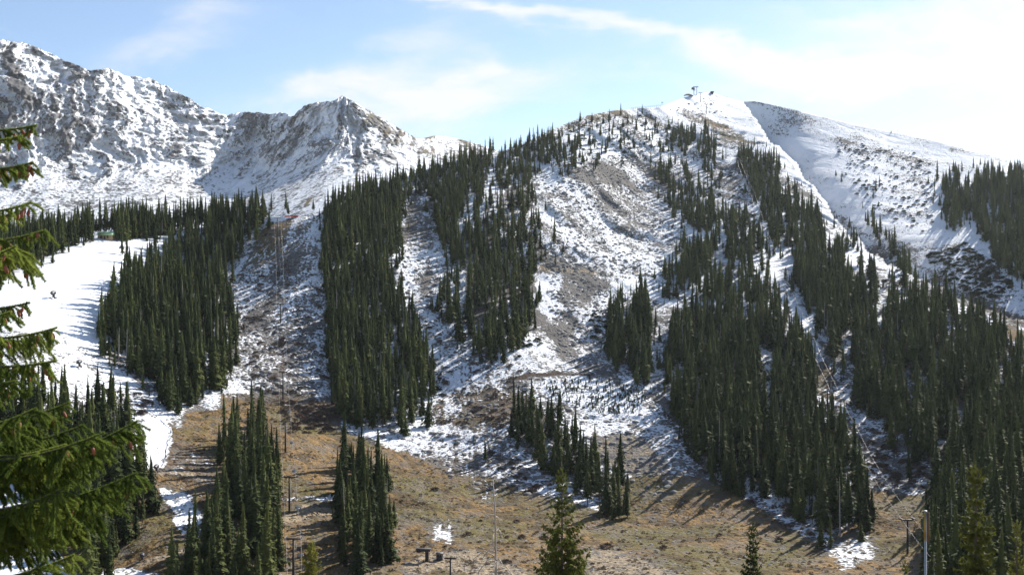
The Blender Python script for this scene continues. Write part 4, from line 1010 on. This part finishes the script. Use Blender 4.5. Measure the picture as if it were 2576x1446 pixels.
def cone_bearing_spruce():
    r = np.random.default_rng(12); Y0 = 8.0; x0 = (-75 - 512) / FPX * Y0; base_z = -4.6
    t = empty('cone_bearing_spruce', (x0, Y0, base_z)); tag(t, 'close spruce reaching in from the left edge, its branches hung with reddish cones', 'tree')
    def w(u, v, Y): return np.array([(u - 512) / FPX * Y - x0, Y - Y0, (287 - v) / FPX * Y - base_z])
    H = 8.0 * .235 - base_z
    tr = MB(); tr.tube([(0, 0, -.5), (0.01, 0, 2.5), (0, .02, 4.5), (0, 0, H)], [.11, .085, .05, .008], 10); tr.build('trunk', M['bark'], t, True)
    bm = bmesh.new(); bmesh.ops.create_uvsphere(bm, u_segments=8, v_segments=9, radius=1)
    for v in bm.verts:
        zz = v.co.z; k = 1 + .12 * math.sin(zz * 22 + math.atan2(v.co.y, v.co.x) * 4); v.co.x *= .0165 * k; v.co.y *= .0165 * k; v.co.z = zz * .034 - .034
    cone_me = bpy.data.meshes.new('cone'); bm.to_mesh(cone_me); bm.free(); cone_me.materials.append(M['cone'])
    for p in cone_me.polygons: p.use_smooth = True
    # tip (u, v), start v on the trunk, depth of the tip, hanging length in px, cones
    B = [(36, 129, 118, 8.1, 9, 6), (22, 140, 128, 7.7, 9, 3), (33, 166, 152, 8.0, 14, 8), (20, 170, 160, 8.4, 10, 3), (31, 206, 196, 7.9, 12, 6), (45, 234, 232, 8.0, 16, 5), (20, 214, 212, 8.4, 14, 3), (30, 262, 246, 8.2, 26, 4), (16, 250, 240, 7.6, 26, 4), (29, 306, 296, 8.0, 12, 3), (10, 316, 306, 7.6, 14, 1),
         (57, 331, 326, 8.0, 17, 9), (40, 340, 332, 8.5, 22, 5), (56, 364, 350, 7.8, 18, 6), (30, 372, 356, 8.4, 26, 4), (15, 385, 362, 7.6, 20, 2), (69, 406, 418, 8.1, 16, 6), (36, 412, 420, 7.6, 22, 2), (138, 424, 462, 8.0, 22, 3), (104, 436, 456, 7.7, 22, 2), (84, 428, 440, 8.5, 22, 2), (40, 452, 450, 8.2, 24, 1), (90, 456, 470, 8.3, 20, 1),
         (137, 476, 510, 8.0, 22, 2), (92, 497, 508, 8.4, 26, 1), (64, 492, 500, 7.6, 26, 1), (100, 520, 520, 8.5, 18, 0), (52, 540, 515, 7.8, 16, 0), (38, 556, 530, 8.3, 14, 0), (74, 558, 580, 8.0, 16, 0), (45, 566, 590, 7.6, 18, 0), (96, 582, 604, 8.2, 16, 0), (130, 600, 640, 8.0, 20, 0), (66, 448, 446, 7.9, 24, 0), (96, 446, 452, 8.6, 24, 0), (110, 488, 500, 8.7, 24, 0), (60, 505, 505, 7.8, 26, 0), (76, 464, 462, 8.9, 26, 0), (40, 436, 430, 8.7, 24, 0)]
    def dirs(n):
        q = r.normal(size=(n, 3)); return q / np.linalg.norm(q, axis=1, keepdims=True)
    left = 98
    for (tu, tv, sv, ty, hang, nc) in B:
        a = w(-75, sv, Y0); b = w(tu, tv, ty); ax = b - a; L = np.linalg.norm(ax); V, T = [], []; wood = MB()
        sag = r.uniform(.05, .10) * L
        def bp(f): return a + ax * f + np.array([0, 0, -sag * math.sin(math.pi * f) + .03 * f ** 4])
        wood.tube([tuple(bp(f)) for f in np.linspace(0, 1, 9)], list(np.linspace(.016, .004, 9)), 6)
        segs = []                                  # twig segments that carry needles: start, end
        fs = np.linspace(.12, 1, 15)
        for i in range(len(fs) - 1): segs.append((bp(fs[i]), bp(fs[i + 1]), 1.3))
        sd = ax / L; lat = np.cross(sd, [0, 0, 1.0]); lat /= np.linalg.norm(lat); hm = hang / FPX * ty * (1.45 if tv > 400 else 1.2)
        nt = int((42 if tv > 400 else 30) * L / 1.2) + 8
        for q in range(nt):
            f = r.uniform(.16, .99); c = bp(f); s = 1 if q % 2 else -1; ln = hm * r.uniform(.55, 1.25) * (1.2 - .55 * f) + .03
            d = sd * r.uniform(.2, .8) + lat * s * r.uniform(.25, .9) + np.array([0, 0, -r.uniform(.05, .8)]); d /= np.linalg.norm(d)
            p = c
            for k in range(3):
                e = p + d * ln / 3; segs.append((p, e, 1)); d = d + np.array([0, 0, -.32]) + r.normal(size=3) * .15; d /= np.linalg.norm(d)
                if r.random() < .4:
                    d2 = d + lat * r.uniform(-.9, .9) + sd * r.uniform(-.2, .6); d2 /= np.linalg.norm(d2); segs.append((e, e + d2 * ln * .35, 1))
                p = e
        for (p, e, dens) in segs:
            sl = np.linalg.norm(e - p); n = max(3, int(sl * 2500 * dens)); wood.tube([tuple(p), tuple(e)], .0028, 3, False)
            f = r.random(n)[:, None]; c = p + (e - p) * f; ad = (e - p) / (sl + 1e-9); q = dirs(n); q = q - (q @ ad)[:, None] * ad * .6; q = q + ad * .75 + np.array([0, 0, .12]); q /= np.linalg.norm(q, axis=1, keepdims=True)
            ln = r.uniform(.017, .029, n)[:, None]; s = np.cross(q, dirs(n)); s = s / (np.linalg.norm(s, axis=1, keepdims=True) + 1e-9) * .0019
            k = sum(len(x) for x in V); V.append(np.stack([c - s, c + s, c + q * ln], 1).reshape(-1, 3)); T.append(k + np.arange(n * 3).reshape(-1, 3))
        br = wood.build('branch', M['bark'], t)
        nd = link('needles', mesh_from('needles', np.concatenate(V), [np.concatenate(T)], M['needles_near']), br)
        for q in range(nc):
            if left <= 0: break
            left -= 1; f = .60 + .42 * r.random() ** .8 if tu > 30 else r.uniform(.7, 1.0); c = bp(min(f, .96)) + lat * r.uniform(-.05, .05) + np.array([0, 0, -r.uniform(0, .5) * hm])
            o = link('cone', cone_me, br); o.location = c; o.rotation_euler = (r.normal() * .28, r.normal() * .28, r.uniform(0, 6)); s = r.uniform(.7, .98); o.scale = (s, s, s * 1.1)


cone_bearing_spruce()


# ------------------------------------------------------------------ chairlifts
def lift_tower(x, yb, yt, label, group, arm=3.6, rz=0.0, thick=.32):
    p = P(x, yb); Y = p.y; h = (yb - yt) * K / FPX * Y
    t = empty('lift_tower', p, rz); tag(t, label, 'lift tower', group)
    MB().tube([(0, 0, -1.0), (0, 0, .5), (0, 0, h)], [thick * 1.15, thick, thick * .72], 10).build('pole', M['steel'], t, True)
    MB().box((0, 0, h + .17), (arm, .34, .34)).build('crossarm', M['steel'], t)
    for s in (-1, 1):
        mb = MB(); mb.box((s * arm / 2, 0, h + .52), (.16, 2.4, .18))
        for k in range(5): mb.tube([(s * arm / 2 - .12, -1.0 + k * .5, h + .45), (s * arm / 2 + .12, -1.0 + k * .5, h + .45)], .2, 8)
        mb.build('sheave_train', M['steel'], t)
    lad = MB()
    for s in (-1, 1): lad.box((s * .22 + thick + .12, -.12, h / 2 - .2), (.06, .06, h - .6))
    for k in range(int(h / .6)): lad.box((thick + .12, -.12, .5 + k * .6), (.38, .05, .05))
    lad.build('ladder', M['galv'], t)
    return Vector((p.x, p.y, p.z + h + .6)), arm, rz


ordn = ['lowest', 'second lowest', 'third lowest', 'fourth lowest', 'fifth lowest', 'sixth lowest', 'seventh lowest', 'eighth lowest']
WEST = [(738, 1462, 1355), (728, 1284, 1200), (718, 1136, 1060), (712, 1004, 935), (706, 810, 764), (703, 693, 652), (700, 631, 593), (698, 588, 548)]
west = [lift_tower(x, b, t, 'dark steel lift tower, %s of the line climbing the slope in the left half' % ordn[i], 'lift towers on the left slope') for i, (x, b, t) in enumerate(WEST)]
EAST = [(2283, 1390, 1308), (2148, 1145, 1085), (2088, 1012, 960), (2037, 897, 846), (1892, 523, 484), (1857, 438, 401), (1826, 398, 368), (1795, 362, 322), (1777, 285, 262), (1762, 256, 233)]
east_n = ['lowest, beside the golden clearing', 'second lowest, in the snowy clearing', 'third lowest, at the brown patch in the forest cut', 'fourth lowest, inside the forest cut', 'fifth lowest, at the top of the forest',
          'sixth lowest, above the forest', 'fifth from the summit', 'fourth from the summit', 'second from the summit', 'uppermost']
east_n[6], east_n[7], east_n[8] = 'fourth from the summit', 'third from the summit', 'next below the uppermost'
east = [lift_tower(x, b, t, 'dark summit line lift tower, %s' % east_n[i], 'lift towers of the summit line', 3.4, R(12), .28) for i, (x, b, t) in enumerate(EAST)]


def cable(tops, side, label, group, ext=()):
    mb = MB(); pts = []
    T = list(ext[:1]) + [tp + Vector((math.cos(rz) * arm / 2 * side, math.sin(rz) * arm / 2 * side, 0)) for tp, arm, rz in tops] + list(ext[1:])
    for a, b in zip(T[:-1], T[1:]):
        d = (b - a).length
        for k in range(10): f = k / 10; pts.append(a.lerp(b, f) - Vector((0, 0, 4 * f * (1 - f) * d * .018)))
    pts.append(T[-1]); mb.tube(pts, [.018 + .00005 * p.y for p in pts], 5); return tag(mb.build('lift_cable', M['cable']), label, 'cable', group), pts


w_end = [Vector((x, 200, -71.0)) for x in (-44.3, -41.6)]
_, wl = cable(west, -1, 'thin haul cable on the left side of the line up the left slope', 'cables of the left chairlift', (w_end[0],))
_, wr = cable(west, 1, 'thin haul cable on the chair side of the line up the left slope', 'cables of the left chairlift', (w_end[1],))
ee = P(2283, 1390); e_end = [Vector((86.0 + s * 3.4, 190, -57.5)) for s in (0, 1)]
_, el = cable(east, -1, 'thin haul cable on the left side of the summit line', 'cables of the summit chairlift', (e_end[0],))
_, er = cable(east, 1, 'thin haul cable on the right side of the summit line', 'cables of the summit chairlift', (e_end[1],))


def lift_chair(p, label, group):
    t = empty('lift_chair', p); tag(t, label, 'chairlift chair', group)
    MB().tube([(0, 0, .05), (0, 0, -.3), (.25, -.05, -.9), (.25, -.1, -1.9)], .04, 6).build('hanger', M['galv'], t)
    MB().box((.0, -.30, -2.0), (1.25, .5, .09)).build('seat', M['seat'], t)
    MB().box((.0, -.02, -1.72), (1.25, .07, .5)).build('backrest', M['seat'], t)
    fr = MB()
    for s in (-.64, .64): fr.tube([(s, 0, -1.45), (s, -.02, -2.03), (s, -.55, -2.03), (s, -.56, -2.4)], .03, 5)
    fr.tube([(-.64, 0, -1.45), (.64, 0, -1.45)], .03, 5); fr.build('seat_frame', M['steel'], t)


for i, k in enumerate((4, 9, 16, 22, 27, 33, 38, 44, 52, 56, 61, 66, 71)):
    lift_chair(wr[k], 'pale two seat chair hanging from the cable of the left chairlift', 'chairs on the left chairlift')


# ------------------------------------------------------------------ things on the valley floor
def bottom_station():
    p = P(1074, 1410); t = empty('lift_station', p); tag(t, 'dark T shaped bottom station of a lift on the bare mound', 'lift station')
    Y = p.y; px = K / FPX * Y
    MB().box((0, 0, 15 * px), (8.5 * px, 8.5 * px, 34 * px)).build('mast', M['wood'], t)
    MB().box((-9 * px, 0, 27.6 * px), (34 * px, 9 * px, 5 * px)).box((-9 * px, 0, 31.1 * px), (37 * px, 11 * px, 2 * px)).build('machine_beam', M['dark'], t)
    MB().tube([(-20 * px, 0, 25 * px), (-20 * px, 0, 23.6 * px)], 7 * px, 16).build('bullwheel', M['steel'], t)
    p = P(1106, 1406); h = empty('operator_hut', p); tag(h, 'small dark operator hut with windows beside the T shaped lift station', 'hut')
    a = 16 * px; hh = 17 * px
    w = MB(); w.box((0, 0, hh * .25 - .3), (a, a, hh * .5 + .6))
    for sx in (-1, 1):
        for sy in (-1, 1): w.box((sx * a * .44, sy * a * .44, hh * .74), (a * .12, a * .12, hh * .5))
    w.box((0, -a * .44, hh * .74), (a * .08, a * .11, hh * .5)); w.build('wall', M['dark'], h)
    for sx in (-1, 1): MB().box((sx * a * .2, -a * .44, hh * .72), (a * .3, a * .03, hh * .42)).build('window', M['glass'], h)
    MB().box((0, 0, hh * 1.02), (a * 1.12, a * 1.12, hh * .07)).build('roof', M['metalroof'], h)
    lift_tower(1133, 1462, 1404, 'short dark T shaped lift tower just right of the operator hut', 'lift towers by the bottom station', 2.6, 0, .26)
    for x, y, hp in ((1019, 1412, 18), (1053, 1424, 16), (1150, 1424, 16), (1168, 1434, 15), (1191, 1424, 12), (1060, 1250, 12), (1170, 1325, 13), (1178, 1330, 14), (1075, 1275, 8), (1590, 1403, 9), (1703, 1440, 8), (960, 1210, 16)):
        q = P(x, y); s = hp * K / FPX * q.y
        tag(MB().tube([(0, 0, -.3), (.02, 0, s)], [.075, .06], 7).build('marker_post', M['grey'], None, True, q), 'thin dark wooden marker post on the golden valley floor', 'post', 'marker posts on the valley floor')


bottom_station()


def snow_gun(x, y, label):
    p = P(x, y); t = empty('snow_gun', p, random.uniform(-.5, .5)); tag(t, label, 'snow gun', 'snow guns on the white run')
    k = p.y / 330.0
    MB().tube([(0, -.9 * k, 1.7 * k), (0, -.5 * k, 1.9 * k), (0, .5 * k, 1.95 * k), (0, .8 * k, 1.7 * k)], [.62 * k, .72 * k, .66 * k, .3 * k], 14).build('fan_barrel', M['gunblue'], t, True)
    MB().box((0, 0, .95 * k), (.5 * k, .7 * k, 1.1 * k)).build('pivot', M['dark'], t)
    c = MB()
    for a in (90, 210, 330): c.tube([(0, 0, .5 * k), (math.cos(R(a)) * 1.1 * k, math.sin(R(a)) * 1.1 * k, .25 * k)], .09 * k, 6)
    c.build('carriage', M['steel'], t)
    for a in (90, 210, 330):
        q = (math.cos(R(a)) * 1.1 * k, math.sin(R(a)) * 1.1 * k); MB().tube([(q[0] - .12 * k, q[1], .25 * k), (q[0] + .12 * k, q[1], .25 * k)], .3 * k, 12).build('wheel', M['dark'], t)


snow_gun(200, 923, 'dark snow gun on wheels beside tyre tracks on the white run')
snow_gun(394, 1186, 'dark snow gun on wheels at the lower end of the bright snow strip')
snow_gun(358, 1408, 'dark snow gun on wheels beside the dirt track at the bottom left')
snow_gun(135, 750, 'small dark snow gun high on the broad white run')
snow_gun(293, 1040, 'dark snow gun among brush at the edge of the white run')


def pole_with_plates():
    Y = 30.0; X = (925.5 - 512) / FPX * Y; g0 = -16.0; zt = (287 - 510.5) / FPX * Y
    t = empty('marker_pole', (X, Y, g0)); tag(t, 'grey metal pole with two upright yellow and brown plates at its top', 'pole')
    h = zt - g0
    MB().tube([(.01, 0, -.4), (0, 0, h)], [.038, .034], 10).build('pole', M['galv'], t, True)
    m = Matrix.Rotation(R(35), 3, 'Z')
    MB().box((-.045, -.045, h - .44), (.012, .13, .84), mat=Matrix.Rotation(R(-38), 3, 'Z')).build('yellow_plate', M['yellow'], t)
    MB().box((.045, -.045, h - .46), (.012, .13, .88), mat=Matrix.Rotation(R(30), 3, 'Z')).build('brown_plate', M['brownp'], t)
    MB().tube([(0, 0, h), (0, 0, h + .02)], .05, 10).build('cap', M['galv'], t)


pole_with_plates()


# ------------------------------------------------------------------ buildings, fences, summit station
def log_hut():
    p = P(262, 602); Y = p.y; px = K / FPX * Y; W, Hh = 35 * px, 13 * px; D = 5.0
    t = empty('log_hut', p + Vector((0, D / 2 + .6, 0))); tag(t, 'tan hut with a pale green snow dusted roof in a gap of the tree row', 'hut')
    MB().box((0, 0, Hh / 2 - .5), (W, D, Hh + 1)).build('wall', M['tan'], t)
    m = MB(); n = m.verts([(-W * .54, -D * .62, Hh), (W * .54, -D * .62, Hh), (W * .54, 0, Hh + 8.5 * px), (-W * .54, 0, Hh + 8.5 * px), (W * .54, D * .62, Hh), (-W * .54, D * .62, Hh),
                           (-W * .54, -D * .62, Hh - .2), (W * .54, -D * .62, Hh - .2), (W * .54, D * .62, Hh - .2), (-W * .54, D * .62, Hh - .2)])
    m.q += [[0, 1, 2, 3], [3, 2, 4, 5], [6, 7, 1, 0], [5, 4, 8, 9], [9, 8, 7, 6]]; m.t += [[0, 3, 5], [1, 4, 2]]
    m.q += [[0, 5, 9, 6], [1, 7, 8, 4]]; m.build('roof', M['roofing'], t)
    for sx in (-.25, .22): MB().box((sx * W, -D / 2 - .03, Hh * .55), (W * .14, .06, Hh * .4)).build('window', M['glass'], t)
    MB().box((0, -D / 2 - .03, Hh * .36), (W * .1, .05, Hh * .72)).build('door', M['wood'], t)


log_hut()


def post_fence(pts, label, hgt, mat, rails=(.5, .95), n=14, board=None):
    a = [P(x, y) for x, y in pts]; t = empty('snow_fence', a[0]); tag(t, label, 'fence'); L = []
    for p, q in zip(a[:-1], a[1:]):
        for k in range(n): L.append(p.lerp(q, k / n) - a[0])
    L.append(a[-1] - a[0])
    for q in L: MB().tube([q - Vector((0, 0, .4)), q + Vector((0, 0, hgt))], .12, 6).build('post', mat, t)
    for f in rails:
        MB().tube([q + Vector((0, 0, hgt * f)) for q in L], .06 if board is None else board, 4).build('rail', mat, t)


post_fence([(1588, 275), (1625, 272), (1662, 268)], 'slatted grey snow fence along the skyline left of the summit', 2.2, M['grey'], n=7)
post_fence([(1884, 259), (1945, 268), (2005, 280)], 'grey snow fence along the bright crest right of the summit', 2.0, M['grey'], n=8)
post_fence([(1802, 240), (1832, 247)], 'short grey fence beside the dark summit hut', 1.8, M['grey'], n=5)
post_fence([(716, 545), (750, 545)], 'red mesh safety fence beyond the brown crest of the left slope', .7, M['red'], rails=(.2, .4, .6, .8, 1.0), n=6, board=.14)


def summit():
    p = P(1750, 236); Y = p.y; px = .72 * K / FPX * Y
    t = empty('summit_station', p); tag(t, 'dark top station of the summit lift with raised bullwheel on the skyline', 'lift station')
    for x, h in ((-6, 22), (4, 24)): MB().tube([(x * px, 0, -1.5), (x * px, 0, h * px)], .32, 8).build('pylon', M['steel'], t)
    MB().box((0, 0, 24.5 * px), (18 * px, 1.2, 2 * px)).build('crossbeam', M['steel'], t)
    MB().box((-9 * px, 0, 18.5 * px), (10 * px, 3, 5 * px)).box((-11 * px, 0, 21 * px), (5 * px, 2.4, 3 * px)).build('machine_housing', M['dark'], t)
    MB().tube([(-5 * px, 0, 14.0 * px), (-5 * px, 0, 13.0 * px)], 4.5 * px, 14).build('bullwheel', M['steel'], t)
    MB().tube([(5 * px, 0, 24 * px), (5 * px, 0, 33 * px)], .1, 6).build('mast', M['steel'], t)
    # unloading mound
    m = MB(); q = P(1737, 240); n = 12
    ring = [[(-22 * px + 30 * px * i / n, (j - 2) * 2.2, (math.sin(math.pi * min(1, .12 + .88 * i / n)) ** .8) * 9.5 * px * (1 - .12 * (j - 2) ** 2) - .8) for i in range(n + 1)] for j in range(5)]
    ids = [m.verts(rw) for rw in ring]
    for j in range(4):
        for i in range(n): m.q.append([ids[j] + i, ids[j] + i + 1, ids[j + 1] + i + 1, ids[j + 1] + i])
    tag(m.build('unloading_mound', M['rock'], None, True, q), 'dark earth mound below the top station on the skyline', 'mound')
    p = P(1791, 235); h = empty('summit_hut', p); tag(h, 'small dark flat roofed hut at the highest point of the skyline', 'hut')
    MB().box((0, 0, 2.6 * px), (9 * px, 4, 6.4 * px)).build('wall', M['dark'], h); MB().box((.8 * px, 0, 6.5 * px), (12 * px, 5, 1.2 * px)).build('roof', M['metalroof'], h)
    MB().box((0, -2.05, 3 * px), (3 * px, .1, 2.4 * px)).build('window', M['glass'], h)
    p = P(1666, 262); s = empty('lift_sign', p); tag(s, 'small lift shelter on two legs on the skyline left of the summit', 'shelter')
    for x in (-2, 2): MB().tube([(x * px, 0, -1), (x * px, 0, 6 * px)], .14, 6).build('leg', M['steel'], s)
    MB().box((0, 0, 6.6 * px), (6 * px, .5, 1.6 * px)).build('board', M['dark'], s)


summit()


def log_on_snow(x1, y1, x2, y2, label):
    a, b = P(x1, y1, .35), P(x2, y2, .35); mb = MB(); mb.tube([(0, 0, 0), (b - a) * .5, b - a], [.32, .26, .12], 7); tag(mb.build('fallen_log', M['snag'], None, True, a), label, 'log', 'fallen trunks on the snow')


for c in ((1500, 890, 1560, 930), (1525, 925, 1600, 905), (1640, 950, 1700, 935), (1250, 925, 1290, 918), (1610, 985, 1560, 978), (1430, 975, 1500, 982), (1690, 1180, 1740, 1195)):
    log_on_snow(*c, 'fallen bare grey trunk lying on the snow of the middle slope')


# ------------------------------------------------------------------ thin air between here and the far peaks
hz = MB(); hz.box((0, 3900, 170), (16000, 8200, 900))
hm = bpy.data.materials.new('thin_haze'); hm.use_nodes = True; hm.node_tree.nodes.clear()
_o = hm.node_tree.nodes.new('ShaderNodeOutputMaterial'); _v = hm.node_tree.nodes.new('ShaderNodeVolumePrincipled')
_v.inputs['Color'].default_value = (0.86, 0.91, 0.97, 1); _v.inputs['Density'].default_value = 0.00003; _v.inputs['Anisotropy'].default_value = 0.35
hm.node_tree.links.new(_v.outputs[0], _o.inputs['Volume'])
tag(hz.build('haze', hm), 'thin pale haze in the air over the valley', 'haze', kind='stuff')
